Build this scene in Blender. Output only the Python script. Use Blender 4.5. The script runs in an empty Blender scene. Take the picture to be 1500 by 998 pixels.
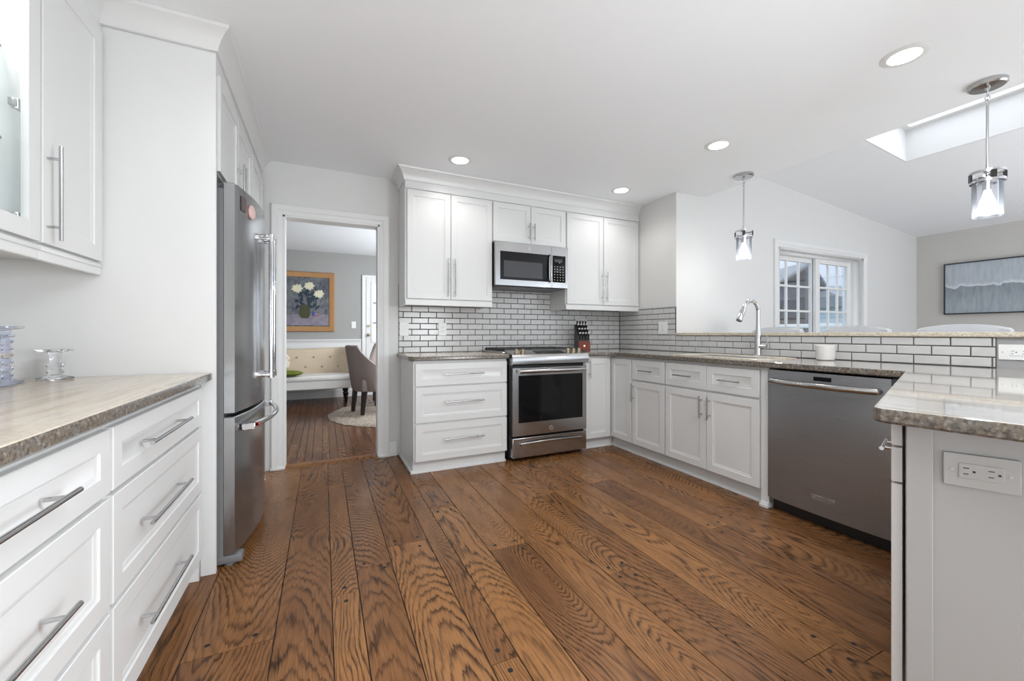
import bpy, bmesh, math, random
from mathutils import Vector, Matrix
R = math.radians
random.seed(7)
SC = bpy.context.scene
COL = SC.collection

# ------------------------------------------------------------------ camera
cam = bpy.data.cameras.new('camera'); cam_o = bpy.data.objects.new('camera', cam); COL.objects.link(cam_o)
cam.sensor_width = 36.0; cam.lens = 595.0 / 1500.0 * 36.0
cam.shift_y = -10.5 / 1500.0
cam.clip_start = 0.02; cam.clip_end = 200
cam_o.location = (-3.17, -3.81, 1.112)
cam_o.rotation_euler = (R(90), 0, -0.4346)
SC.camera = cam_o

# ------------------------------------------------------------------ light
SC.view_settings.view_transform = 'Standard'; SC.view_settings.look = 'None'
SC.view_settings.gamma = 1.0; SC.view_settings.use_curve_mapping = False
SC.view_settings.exposure = 0.30
CAN_W = 2.2          # each recessed light
PEND_W = 0.7         # each pendant bulb
BACK_W = 0.5        # added fill behind the camera, the rear wall has no window
LIV_W = 24.0         # added fill lamp at the unseen end of the living room
DIN_W = 75.0         # daylight in the dining room
UPFILL_W = 38.0     # added fill behind the camera, aimed up to brighten the ceiling
SIDE_W = 42.0
OVERHEAD_W = 46.0
COOL = (0.90, 0.955, 1.0)
CAB_W = 7.0
world = bpy.data.worlds.new('sky'); SC.world = world; world.use_nodes = True
wt = world.node_tree; wt.nodes.clear()
wo = wt.nodes.new('ShaderNodeOutputWorld'); wb = wt.nodes.new('ShaderNodeBackground')
wtc = wt.nodes.new('ShaderNodeTexCoord'); wsp = wt.nodes.new('ShaderNodeSeparateXYZ'); wr = wt.nodes.new('ShaderNodeValToRGB')
wt.links.new(wtc.outputs['Generated'], wsp.inputs[0]); wt.links.new(wsp.outputs['Z'], wr.inputs[0])
wr.color_ramp.elements[0].position = 0.05; wr.color_ramp.elements[0].color = (0.55, 0.64, 0.76, 1)
wr.color_ramp.elements[1].position = 0.7; wr.color_ramp.elements[1].color = (1.9, 2.0, 2.1, 1)
wt.links.new(wr.outputs[0], wb.inputs['Color']); wb.inputs['Strength'].default_value = 1.25
wt.links.new(wb.outputs[0], wo.inputs['Surface'])

def area(name, loc, target, sx, sy, power, color=(1, 1, 1)):
    l = bpy.data.lights.new(name, 'AREA'); l.shape = 'RECTANGLE'; l.size = sx; l.size_y = sy; l.energy = power; l.color = color
    o = bpy.data.objects.new(name, l); COL.objects.link(o); o.location = loc
    o.rotation_euler = (Vector(target) - Vector(loc)).to_track_quat('-Z', 'Y').to_euler()
    return o
area('rear_fill', (-2.0, -6.5, 1.4), (-2.0, 0, 1.5), 2.6, 1.6, BACK_W, COOL)
area('living_fill', (2.7, -6.5, 1.3), (2.2, 0, 1.4), 4.2, 2.3, LIV_W, COOL)
area('upward_fill', (-2.2, -5.6, 0.5), (-2.2, -3.4, 2.5), 3.2, 1.2, UPFILL_W, COOL)
area('upward_fill_living', (2.6, -4.6, 0.5), (2.6, -4.0, 2.5), 2.4, 1.4, UPFILL_W * 1.5, COOL)  # added upward fill in the unseen part of the living room
area('overhead_fill', (-1.9, -3.7, 2.48), (-1.9, -3.7, 0), 1.8, 0.8, OVERHEAD_W, COOL)  # added soft fill under the ceiling, no fixture stands here
area('side_fill', (-1.3, -4.45, 1.25), (-3.7, -2.9, 0.4), 1.0, 0.9, SIDE_W, COOL)  # added fill for the left drawers, not a window
area('daylight_dining', (-1.0, 1.9, 1.6), (-4.5, 2.2, 1.2), 1.8, 1.5, DIN_W, COOL)

# ------------------------------------------------------------------ materials
class NT:
    def __init__(s, name):
        s.m = bpy.data.materials.new(name); s.m.use_nodes = True
        s.t = s.m.node_tree; s.b = s.t.nodes['Principled BSDF']
    def n(s, typ, ins=None, **props):
        nd = s.t.nodes.new('ShaderNode' + typ)
        for k, v in props.items(): setattr(nd, k, v)
        for k, v in (ins or {}).items(): s.put(nd.inputs[k], v)
        return nd
    def put(s, sock, v):
        if isinstance(v, bpy.types.NodeSocket): s.t.links.new(v, sock)
        elif isinstance(v, bpy.types.Node): s.t.links.new(v.outputs[0], sock)
        else:
            if isinstance(v, tuple) and sock.type == 'RGBA' and len(v) == 3: v = v + (1,)
            sock.default_value = v
    def set(s, k, v): s.put(s.b.inputs[k], v)
    def math(s, op, a, b=None, c=None, clamp=False):
        nd = s.t.nodes.new('ShaderNodeMath'); nd.operation = op; nd.use_clamp = clamp
        s.put(nd.inputs[0], a)
        if b is not None: s.put(nd.inputs[1], b)
        if c is not None: s.put(nd.inputs[2], c)
        return nd.outputs[0]
    def mix(s, f, a, b, blend='MIX'):
        nd = s.t.nodes.new('ShaderNodeMix'); nd.data_type = 'RGBA'; nd.blend_type = blend
        s.put(nd.inputs[0], f); s.put(nd.inputs[6], a); s.put(nd.inputs[7], b)
        return nd.outputs[2]
    def ramp(s, f, pts):
        nd = s.t.nodes.new('ShaderNodeValToRGB'); cr = nd.color_ramp
        while len(cr.elements) < len(pts): cr.elements.new(0.5)
        for e, (p, c) in zip(cr.elements, pts):
            e.position = p; e.color = (c, c, c, 1) if not isinstance(c, tuple) else c + (1,)
        s.put(nd.inputs[0], f); return nd.outputs[0]
    def xyz(s, x, y, z):
        nd = s.t.nodes.new('ShaderNodeCombineXYZ')
        for i, v in enumerate((x, y, z)): s.put(nd.inputs[i], v)
        return nd.outputs[0]
    def obj(s, scale=(1, 1, 1)):
        tc = s.t.nodes.new('ShaderNodeTexCoord')
        mp = s.n('Mapping', {'Vector': tc.outputs['Object'], 'Scale': scale}); return mp.outputs[0]
    def noise(s, vec, scale=1.0, detail=2.0, rough=0.5, dist=0.0):
        return s.n('TexNoise', {'Vector': vec, 'Scale': scale, 'Detail': detail, 'Roughness': rough, 'Distortion': dist}).outputs[0]
    def bump(s, h, strength=0.1, dist=0.01):
        s.set('Normal', s.n('Bump', {'Height': h, 'Strength': strength, 'Distance': dist}).outputs[0])

MATS = {}
def plain(name, col, rough=0.5, metal=0.0, spec=0.5, coat=0.0, emit=None, es=0.0, var=0.0):
    t = NT(name); c = col
    if var:
        nz = t.noise(t.obj(), 9.0, 3.0)
        c = t.mix(nz, tuple(x * (1 - var) for x in col), tuple(min(1, x * (1 + var)) for x in col))
    t.set('Base Color', c); t.set('Roughness', rough); t.set('Metallic', metal); t.set('Specular IOR Level', spec)
    if coat: t.set('Coat Weight', coat); t.set('Coat Roughness', 0.05)
    if emit: t.set('Emission Color', emit); t.set('Emission Strength', es)
    MATS[name] = t.m; return t.m

plain('cabinet_white', (0.705, 0.705, 0.697), 0.32, var=0.012)
plain('trim_white', (0.78, 0.78, 0.772), 0.38, var=0.012)
plain('wall_paint', (0.715, 0.712, 0.698), 0.6, var=0.012)
plain('wall_beige', (0.60, 0.585, 0.555), 0.65, var=0.012)
plain('wall_gray', (0.36, 0.355, 0.345), 0.65, var=0.015)
plain('ceiling_paint', (0.895, 0.915, 0.935), 0.8, var=0.008)
plain('gray_and_panel_shade', (0.37, 0.368, 0.362), 0.4, var=0.01)  # plain gray; on the end panel, cabinet paint with shade in the colour
plain('chrome', (0.62, 0.62, 0.63), 0.10, 1.0)
plain('pull_nickel', (0.52, 0.52, 0.525), 0.22, 1.0)
plain('nickel', (0.55, 0.55, 0.55), 0.28, 1.0)
plain('grey_plastic', (0.17, 0.17, 0.175), 0.45)
plain('black_plastic', (0.012, 0.012, 0.013), 0.35)
plain('black_glass', (0.006, 0.006, 0.007), 0.07, spec=0.32)
plain('screen_glass', (0.045, 0.045, 0.047), 0.25, spec=0.5)
plain('cast_iron', (0.02, 0.02, 0.02), 0.5)
plain('dark_gap', (0.012, 0.010, 0.009), 0.8)
plain('grout', (0.10, 0.092, 0.085), 0.85, var=0.06)
plain('outlet_white', (0.82, 0.82, 0.80), 0.35)
plain('outlet_grey', (0.64, 0.635, 0.62), 0.35)
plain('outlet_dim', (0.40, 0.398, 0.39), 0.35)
plain('socket_black', (0.02, 0.02, 0.02), 0.5)
plain('lens_glow', (1, 1, 1), 0.4, emit=(1, 0.99, 0.97), es=7.0)
plain('bulb_glow', (1, 1, 1), 0.3, emit=(1, 0.985, 0.96), es=1.8)
plain('dark_wood', (0.012, 0.008, 0.007), 0.3)
plain('sofa_cream', (0.66, 0.54, 0.40), 0.85, var=0.05)
plain('sofa_button', (0.42, 0.32, 0.22), 0.8)
plain('sofa_white', (0.72, 0.70, 0.67), 0.85, var=0.03)
plain('chair_taupe', (0.25, 0.205, 0.185), 0.75, var=0.06)
plain('stool_grey', (0.60, 0.61, 0.63), 0.85, var=0.05)
plain('gold_frame', (0.42, 0.22, 0.085), 0.4, var=0.1)
plain('frame_black', (0.015, 0.016, 0.022), 0.4)
plain('knife_black', (0.012, 0.012, 0.012), 0.35)
plain('block_red', (0.17, 0.017, 0.006), 0.5, var=0.25)
plain('block_dark', (0.055, 0.047, 0.049), 0.45, var=0.1)
plain('petal', (0.72, 0.68, 0.50), 0.7, var=0.15)
plain('leaf_blue', (0.022, 0.035, 0.055), 0.7, var=0.4)
plain('vase_green', (0.055, 0.06, 0.02), 0.6, var=0.3)
plain('book_red', (0.35, 0.04, 0.07), 0.6)
plain('book_blue', (0.05, 0.07, 0.28), 0.6)
plain('cloth_lilac', (0.25, 0.22, 0.27), 0.8, var=0.5)
plain('pillow_green', (0.13, 0.16, 0.015), 0.9, var=0.25)
plain('emblem_red', (0.45, 0.01, 0.02), 0.25, coat=0.5)
plain('magnet_photo', (0.10, 0.07, 0.07), 0.4, var=0.6)
plain('magnet_pale', (0.72, 0.5, 0.46), 0.4, var=0.3)
plain('grass', (0.10, 0.13, 0.05), 0.95, var=0.4)
plain('bush_green', (0.05, 0.075, 0.03), 0.9, var=0.5)
plain('bark', (0.065, 0.05, 0.042), 0.9, var=0.3)
plain('shed_brown', (0.085, 0.062, 0.05), 0.85, var=0.15)
plain('roof_gray', (0.23, 0.24, 0.26), 0.9, var=0.1)
plain('siding_blue', (0.55, 0.66, 0.76), 0.8, var=0.04)
plain('white_vinyl', (0.80, 0.82, 0.84), 0.5)
plain('cup_white', (0.72, 0.70, 0.67), 0.35, var=0.08)
plain('shelf_edge', (0.10, 0.12, 0.115), 0.2)
plain('cap_steel', (0.75, 0.75, 0.75), 0.45, 0.6)
plain('brass', (0.55, 0.47, 0.33), 0.3, 1.0)

def steel(name, col, rough, sx=(2, 2, 220), metal=1.0, aniso=0.0):
    t = NT(name); nz = t.noise(t.obj(sx), 3.0, 3.0)
    t.set('Base Color', t.mix(nz, tuple(c * 0.9 for c in col), tuple(c * 1.1 for c in col)))
    t.set('Metallic', metal); t.set('Roughness', t.math('MULTIPLY_ADD', nz, 0.16, rough - 0.08)); t.set('Anisotropic', aniso); t.set('Anisotropic Rotation', 0.0)
    MATS[name] = t.m
steel('steel', (0.46, 0.455, 0.45), 0.20)
steel('steel_dark', (0.30, 0.303, 0.31), 0.30, metal=0.8, aniso=0.75)
steel('steel_fridge', (0.37, 0.373, 0.38), 0.21, (220, 220, 2), metal=0.92)

def glassmat(name, tint=(0.97, 0.98, 1.0), refl=1.0, lo=0.0):
    t = NT(name); t.t.nodes.remove(t.b)
    tr = t.n('BsdfTransparent', {'Color': tint}); gl = t.n('BsdfGlossy', {'Color': (0.9, 0.92, 0.95), 'Roughness': 0.02})
    fr = t.n('Fresnel', {'IOR': 1.45}); f = t.math('MULTIPLY_ADD', fr.outputs[0], refl, lo, True)
    mx = t.n('MixShader', {0: f, 1: tr.outputs[0], 2: gl.outputs[0]})
    t.t.links.new(mx.outputs[0], t.t.nodes['Material Output'].inputs['Surface']); MATS[name] = t.m
glassmat('window_glass', (0.95, 0.97, 1.0), 0.5)
glassmat('shelf_glass', (0.80, 0.86, 0.85), 0.8)
glassmat('cabinet_glass', (0.98, 0.985, 0.985), 0.2)
glassmat('shade_glass', (0.97, 0.975, 0.99), 1.0, 0.04)
_t = MATS['shade_glass'].node_tree; _o = _t.nodes['Material Output']; _src = _o.inputs['Surface'].links[0].from_socket
_d = _t.nodes.new('ShaderNodeBsdfTranslucent'); _d.inputs['Color'].default_value = (0.9, 0.92, 0.97, 1); _m = _t.nodes.new('ShaderNodeMixShader'); _m.inputs[0].default_value = 0.05
_t.links.new(_src, _m.inputs[1]); _t.links.new(_d.outputs[0], _m.inputs[2]); _t.links.new(_m.outputs[0], _o.inputs['Surface'])
t = NT('crystal'); t.set('Base Color', (0.97, 0.98, 1.0)); t.set('Roughness', 0.02); t.set('Transmission Weight', 1.0); t.set('IOR', 1.45); MATS['crystal'] = t.m
t = NT('crystal_blue')
lw = t.n('LayerWeight', {'Blend': 0.5}); vz = t.noise(t.obj((5, 5, 34)), 1.0, 1.0)
t.set('Base Color', t.ramp(vz, [(0.3, (0.95, 0.96, 1.0)), (0.45, (0.72, 0.82, 0.99)), (0.55, (0.85, 0.82, 0.98)), (0.68, (0.95, 0.86, 0.62)), (0.8, (0.95, 0.97, 1.0))]))
t.set('Roughness', 0.03); t.set('Transmission Weight', 0.9); t.set('IOR', 1.45); MATS['crystal_blue'] = t.m

def wood(name, hi, lo, dark, rough, freq):
    t = NT(name)
    uvn = t.n('UVMap', uv_map='wood'); s = t.n('SeparateXYZ', {0: uvn.outputs[0]}); u, v = s.outputs[0], s.outputs[1]
    at = t.n('Attribute', attribute_name='rnd'); c = t.n('SeparateColor', {0: at.outputs['Color']}); r, g, b = c.outputs[0], c.outputs[1], c.outputs[2]
    vv = t.math('MULTIPLY_ADD', r, 41.0, v)
    # distance from the pith: the saw cut wanders slowly along the board, so rings open into tall cathedrals
    hn = t.noise(t.xyz(t.math('MULTIPLY', g, 90.0), t.math('MULTIPLY', vv, 0.5), 0.0), 1.0, 1.0)
    h = t.math('MULTIPLY', t.math('SUBTRACT', hn, t.math('MULTIPLY_ADD', b, 0.3, 0.15)), 0.85)
    cx = t.math('MULTIPLY', t.math('SUBTRACT', b, 0.5), 0.16)
    wob = t.noise(t.xyz(t.math('MULTIPLY', u, 9.0), t.math('MULTIPLY', vv, 2.4), t.math('MULTIPLY', b, 30.0)), 1.0, 2.0)
    du = t.math('ADD', t.math('SUBTRACT', u, cx), t.math('MULTIPLY', t.math('SUBTRACT', wob, 0.5), 0.05))
    rr = t.math('SQRT', t.math('ADD', t.math('MULTIPLY', du, du), t.math('MULTIPLY', h, h)))
    jag = t.noise(t.xyz(t.math('MULTIPLY', u, 62.0), t.math('MULTIPLY', vv, 5.0), g), 1.0, 3.0, 0.6)
    big = t.noise(t.xyz(t.math('MULTIPLY', u, 5.0), t.math('MULTIPLY', vv, 1.1), r), 1.0, 2.0)
    ring = t.math('ADD', t.math('MULTIPLY', rr, freq), t.math('ADD', t.math('MULTIPLY', jag, 1.5), t.math('MULTIPLY', big, 3.2)))
    fr = t.math('FRACT', ring)
    dk = t.ramp(fr, [(0.0, 0.75), (0.07, 0.18), (0.30, 0.0), (0.60, 0.10), (0.80, 0.62), (0.91, 1.0), (1.0, 0.80)])
    pores = t.noise(t.xyz(t.math('MULTIPLY', u, 420.0), t.math('MULTIPLY', vv, 10.0), b), 1.0, 2.0)
    pk = t.ramp(pores, [(0.50, 0.0), (0.68, 1.0)])
    patch = t.noise(t.xyz(t.math('MULTIPLY', u, 6.0), t.math('MULTIPLY', vv, 1.7), g), 1.5, 3.0)
    base = t.mix(t.math('MULTIPLY_ADD', patch, 0.9, t.math('MULTIPLY_ADD', g, 0.6, -0.38), True), hi, lo)
    str_ = t.ramp(t.noise(t.xyz(t.math('MULTIPLY', u, 12.0), t.math('MULTIPLY', vv, 2.0), r), 1.0, 2.0), [(0.35, 0.30), (0.6, 1.0)])
    colr = t.mix(t.math('MULTIPLY', dk, t.math('MULTIPLY', str_, 0.92)), base, dark)
    colr = t.mix(t.math('MULTIPLY', pk, 0.45), colr, dark)
    t.set('Base Color', colr); t.set('Roughness', t.math('MULTIPLY_ADD', patch, 0.18, rough - 0.09))
    t.set('Specular IOR Level', 0.22)
    t.bump(t.math('ADD', dk, pk), 0.08, 0.002)
    MATS[name] = t.m
wood('oak_floor', (0.325, 0.150, 0.056), (0.140, 0.058, 0.024), (0.018, 0.008, 0.004), 0.27, 100.0)
wood('dining_oak', (0.19, 0.078, 0.034), (0.070, 0.026, 0.013), (0.022, 0.009, 0.005), 0.24, 60.0)

def granite(name, scale, cols, speck, rough, edge=False, spec=0.5, coat=0.3):
    t = NT(name)
    n1 = t.noise(t.obj(scale), 1.0, 6.0, 0.62, 0.6)
    c = t.ramp(n1, [(0.30, cols[0]), (0.45, cols[1]), (0.56, cols[2]), (0.70, cols[3])])
    n2 = t.noise(t.obj(), 120.0 if not edge else 95.0, 3.0, 0.6)
    k = t.ramp(n2, [(0.52, 0.0), (0.62, 1.0)])
    c = t.mix(t.math('MULTIPLY', k, speck), c, (0.05, 0.04, 0.035))
    k2 = t.ramp(n2, [(0.34, 1.0), (0.44, 0.0)])
    c = t.mix(t.math('MULTIPLY', k2, speck * (0.4 if edge else 0.7)), c, (0.55, 0.50, 0.44))
    t.set('Base Color', c); t.set('Roughness', rough); t.set('Specular IOR Level', spec)
    if not edge: t.set('Coat Weight', coat); t.set('Coat Roughness', 0.015)
    MATS[name] = t.m
GC = [(0.20, 0.175, 0.15), (0.31, 0.28, 0.25), (0.38, 0.355, 0.325), (0.26, 0.255, 0.255)]
granite('granite_top', (22, 2.2, 6), GC, 0.12, 0.07)
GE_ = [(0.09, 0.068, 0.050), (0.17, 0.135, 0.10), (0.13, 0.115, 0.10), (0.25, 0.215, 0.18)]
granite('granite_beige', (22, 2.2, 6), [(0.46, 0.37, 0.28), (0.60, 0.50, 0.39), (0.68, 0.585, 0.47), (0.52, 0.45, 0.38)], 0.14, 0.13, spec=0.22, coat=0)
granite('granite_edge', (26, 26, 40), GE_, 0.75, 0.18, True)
granite('granite_pale', (26, 12, 30), [(0.50, 0.42, 0.31), (0.60, 0.52, 0.40), (0.66, 0.59, 0.48), (0.45, 0.38, 0.28)], 0.35, 0.15)

t = NT('tile_glaze'); nz = t.noise(t.obj(), 14.0, 2.0)
t.set('Base Color', t.mix(nz, (0.53, 0.525, 0.515), (0.63, 0.622, 0.61))); t.set('Roughness', 0.2); t.bump(t.noise(t.obj(), 40.0), 0.03, 0.003); MATS['tile_glaze'] = t.m
t = NT('rug_shag'); nz = t.ramp(t.noise(t.obj(), 34.0, 4.0, 0.7), [(.3, 0.0), (.7, 1.0)])
t.set('Base Color', t.mix(nz, (0.16, 0.125, 0.095), (0.52, 0.44, 0.36))); t.set('Roughness', 0.95); MATS['rug_shag'] = t.m
t = NT('abstract_paint'); o = t.obj(); s = t.n('SeparateXYZ', {0: o})
n1 = t.noise(t.xyz(0.0, t.math('MULTIPLY', s.outputs[1], 5.0), 0.0), 1.0, 5.0)
ed = t.math('SUBTRACT', s.outputs[2], t.math('MULTIPLY_ADD', n1, 0.22, -0.09))
tone = t.ramp(t.math('ADD', ed, 0.5), [(0.25, (0.34, 0.39, 0.43)), (0.495, (0.22, 0.26, 0.295)), (0.505, (0.78, 0.82, 0.86)), (0.545, (0.50, 0.55, 0.61)), (0.9, (0.44, 0.49, 0.54))])
st = t.noise(t.obj((30, 30, 6)), 1.0, 4.0)
t.set('Base Color', t.mix(0.25, tone, t.ramp(st, [(0.3, (0.24, 0.27, 0.30)), (0.7, (0.66, 0.70, 0.75))]))); t.set('Roughness', 0.7); MATS['abstract_paint'] = t.m
t = NT('canvas_gray'); nz = t.noise(t.obj((9, 9, 6)), 1.0, 4.0, 0.6, 1.2)
t.set('Base Color', t.ramp(nz, [(0.3, (0.04, 0.045, 0.06)), (0.5, (0.12, 0.125, 0.15)), (0.62, (0.16, 0.19, 0.18)), (0.75, (0.24, 0.24, 0.28))])); t.set('Roughness', 0.6); MATS['canvas_gray'] = t.m
t = NT('pillow_floral'); nz = t.noise(t.obj(), 22.0, 2.0)
t.set('Base Color', t.ramp(nz, [(0.4, (0.66, 0.60, 0.50)), (0.52, (0.60, 0.52, 0.40)), (0.6, (0.28, 0.24, 0.20))])); t.set('Roughness', 0.9); MATS['pillow_floral'] = t.m

# ------------------------------------------------------------------ mesh helpers
class MB:
    def __init__(s): s.bm = bmesh.new()
    def box(s, x0, x1, y0, y1, z0, z1, bev=0.0, mi=0, M=None):
        n0 = len(s.bm.verts)
        r = bmesh.ops.create_cube(s.bm, size=1.0)
        for v in r['verts']:
            v.co = Vector(((x0 + x1) / 2 + v.co.x * abs(x1 - x0), (y0 + y1) / 2 + v.co.y * abs(y1 - y0), (z0 + z1) / 2 + v.co.z * abs(z1 - z0)))
        fs = set(f for v in r['verts'] for f in v.link_faces)
        for f in fs: f.material_index = mi
        vs = r['verts']
        if bev > 0:
            es = list(set(e for v in vs for e in v.link_edges))
            rr = bmesh.ops.bevel(s.bm, geom=es, offset=bev, segments=2, profile=0.5, affect='EDGES')
            vs = list(set(v for f in rr['faces'] for v in f.verts) | set(v for v in vs if v.is_valid))
            for f in rr['faces']: f.material_index = mi
        if M is not None:
            for v in vs: v.co = M @ v.co
        return s
    def face(s, pts, mi=0):
        f = s.bm.faces.new([s.bm.verts.new(p) for p in pts]); f.material_index = mi; return f
    def loft(s, rings, cap0=True, cap1=True, closed=True, mi=0):
        vr = [[s.bm.verts.new(p) for p in r] for r in rings]
        n = len(vr[0])
        for a, b in zip(vr[:-1], vr[1:]):
            for i in range(n if closed else n - 1):
                j = (i + 1) % n
                f = s.bm.faces.new((a[i], a[j], b[j], b[i])); f.material_index = mi
        if cap0: s.bm.faces.new(list(reversed(vr[0]))).material_index = mi
        if cap1: s.bm.faces.new(vr[-1]).material_index = mi
        return s
    def prism(s, poly, a0, a1, axis='z', mi=0):
        def P(p, a):
            return (p[0], p[1], a) if axis == 'z' else ((p[0], a, p[1]) if axis == 'y' else (a, p[0], p[1]))
        return s.loft([[P(p, a0) for p in poly], [P(p, a1) for p in poly]], mi=mi)
    def lathe(s, prof, n=24, c=(0, 0, 0), cap=True, mi=0):
        rings = [[(c[0] + r * math.cos(2 * math.pi * i / n), c[1] + r * math.sin(2 * math.pi * i / n), c[2] + z) for i in range(n)] for r, z in prof]
        return s.loft(rings, cap, cap, mi=mi)
    def tube(s, pts, r, n=12, cap=True, mi=0, closed=False):
        pts = [Vector(p) for p in pts]; rings = []; up = None
        m = len(pts)
        for i, p in enumerate(pts):
            if closed: d = (pts[(i + 1) % m] - pts[i - 1]).normalized()
            else: d = (pts[min(i + 1, m - 1)] - pts[max(i - 1, 0)]).normalized()
            if up is None:
                up = Vector((0, 0, 1)) if abs(d.z) < 0.9 else Vector((1, 0, 0))
            a = d.cross(up)
            a = a.normalized() if a.length > 1e-6 else d.orthogonal().normalized()
            b = a.cross(d).normalized(); up = b
            rad = r[i] if isinstance(r, (list, tuple)) else r
            rings.append([p + a * (rad * math.cos(2 * math.pi * k / n)) + b * (rad * math.sin(2 * math.pi * k / n)) for k in range(n)])
        if closed: return s.loft(rings + [rings[0]], False, False, mi=mi)
        return s.loft(rings, cap, cap, mi=mi)
    def ball(s, c, rx, ry, rz, n=16, m=10, mi=0):
        rings = []
        for j in range(1, m):
            a = math.pi * j / m - math.pi / 2
            rings.append([(c[0] + rx * math.cos(a) * math.cos(2 * math.pi * i / n), c[1] + ry * math.cos(a) * math.sin(2 * math.pi * i / n), c[2] + rz * math.sin(a)) for i in range(n)])
        return s.loft(rings, mi=mi)
    def panel(s, x0, x1, z0, z1, y=0.0, t=0.02, st=0.055, dep=0.009):
        """door or drawer front: its back at y, a framed recess on the -y side"""
        yf = y - t; c = 0.002
        def rg(i, yy): return [(x0 + i, yy, z0 + i), (x1 - i, yy, z0 + i), (x1 - i, yy, z1 - i), (x0 + i, yy, z1 - i)]
        s.loft([rg(0, y), rg(0, yf + c), rg(c, yf), rg(st, yf), rg(st + 0.002, yf + dep * 0.55), rg(st + 0.009, yf + dep * 0.6), rg(st + 0.016, yf + dep)])
        return s
    def build(s, name, mat, parent=None, smooth=True, M=None, ang=32, recalc=True, label=None):
        bm = s.bm
        if M is not None: bm.transform(M)
        if recalc: bmesh.ops.recalc_face_normals(bm, faces=bm.faces[:])
        if smooth:
            for f in bm.faces:
                na = sorted(g.calc_area() for e in f.edges for g in e.link_faces if g is not f)
                f.smooth = not (na and f.calc_area() > 8 * na[len(na) // 2])      # big flat faces stay flat beside their small bevels
            for e in bm.edges:
                if len(e.link_faces) == 2 and e.calc_face_angle(0) > R(ang): e.smooth = False
        me = bpy.data.meshes.new(name); bm.to_mesh(me); bm.free()
        for m in (mat if isinstance(mat, (list, tuple)) else [mat]): me.materials.append(MATS[m])
        o = bpy.data.objects.new(name, me); COL.objects.link(o)
        if parent: o.parent = parent
        if label: o['label'] = label
        return o

def thing(name, label, cat, loc=(0, 0, 0), rz=0.0, group=None):
    o = bpy.data.objects.new(name, None); COL.objects.link(o); o.empty_display_size = 0.1
    o.location = loc; o.rotation_euler = (0, 0, rz); tag(o, label, cat, group); return o
def tag(o, label, cat, group=None):
    o['label'] = label; o['category'] = cat
    if group: o['group'] = group
    return o
def struct(name, mb, mat, parent=None, label=None, **k):
    o = mb.build(name, mat, parent, **k)
    if not parent: o['kind'] = 'structure'
    if label: o['label'] = label
    return o
def copy_thing(root, loc, rz=None, label=None):
    r = root.copy(); COL.objects.link(r); r.location = loc
    if rz is not None: r.rotation_euler = (0, 0, rz)
    if label: r['label'] = label
    for ch in list(root.children):
        c = ch.copy(); COL.objects.link(c); c.parent = r
        for g in list(ch.children):
            d = g.copy(); COL.objects.link(d); d.parent = c
    return r

CZ, CT, CEIL = 0.932, 0.036, 2.512
SEAM0 = [-4.36, -4.16, -4.0, -3.80, -3.61, -3.333, -3.138, -3.03, -2.87, -2.662, -2.56, -2.40, -2.19, -1.98, -1.83, -1.70, -1.50, -1.385, -1.18, -1.03, -0.875, -0.67, -0.53, -0.32, -0.16, 0.0]

# ------------------------------------------------------------------ structure: floors
def planks(name, seams, y0, y1, wood_mat, lmin, lmax, pegs, rnd, gap=0.0018):
    mb = MB(); bm = mb.bm
    uv = bm.loops.layers.uv.new('wood'); cl = bm.loops.layers.float_color.new('rnd')
    mb.box(seams[0], seams[-1], y0, y1, -0.06, -0.004, mi=1)
    def put(xa, xb, ya, yb):
        rc = (rnd.random(), rnd.random(), rnd.random(), 1)
        xc = (xa + xb) / 2; g = gap
        lo = [(xa + g, ya + g * .6, -0.005), (xb - g, ya + g * .6, -0.005), (xb - g, yb - g * .6, -0.005), (xa + g, yb - g * .6, -0.005)]
        k = 0.0012
        md = [(p[0], p[1], -0.0008) for p in lo]
        hi = [(xa + g + k, ya + g + k, 0), (xb - g - k, ya + g + k, 0), (xb - g - k, yb - g - k, 0), (xa + g + k, yb - g - k, 0)]
        n0 = set(bm.faces)
        mb.loft([lo, md, hi], cap0=False)
        for f in bm.faces:
            if f in n0: continue
            for l in f.loops:
                l[uv].uv = (l.vert.co.x - xc, l.vert.co.y); l[cl] = rc
        if pegs:
            for ye, sgn in ((ya, 1), (yb, -1)):
                w = xb - xa
                for fx in ((0.22, 0.78) if w > 0.12 else (0.5,)):
                    if rnd.random() < .3: continue
                    px, py, rr = xa + w * fx + rnd.uniform(-.006, .006), ye + sgn * rnd.uniform(.035, .06), 0.0095
                    mb.face([(px + rr * math.cos(a), py + rr * math.sin(a), 0.0003) for a in [2 * math.pi * i / 10 for i in range(10)]], mi=1)
    for xa, xb in zip(seams[:-1], seams[1:]):
        y = y0; first = True
        while y < y1 - 0.01:
            L = rnd.uniform(lmin, lmax) * (rnd.uniform(0.3, 1) if first else 1); first = False
            ye = y1 if y + L > y1 - 0.4 else y + L
            put(xa, xb, y, ye); y = ye
    o = mb.build(name, [wood_mat, 'dark_gap'], smooth=False, recalc=False); o['kind'] = 'structure'
    return o
planks('floor', SEAM0, -6.6, 0.0, 'oak_floor', 1.3, 2.6, True, random.Random(11))
sd = [-5.0]
rr_ = random.Random(5)
while sd[-1] < -0.6: sd.append(sd[-1] + rr_.choice((0.06, 0.072, 0.085)))
planks('floor_dining', sd, 0.10, 3.95, 'dining_oak', 0.5, 1.3, False, random.Random(3), 0.0016)
sl = [0.0]
while sl[-1] < 4.88: sl.append(sl[-1] + rr_.choice((0.11, 0.15, 0.2)))
planks('floor_living', sl, -6.6, -0.80, 'oak_floor', 1.3, 2.4, False, random.Random(4))
mb = MB(); mb.prism([(-0.005, 0.0), (0.012, 0.011), (0.088, 0.011), (0.105, 0.0), (0.105, -0.05), (-0.005, -0.05)], -3.473, -2.706, 'x')
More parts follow.
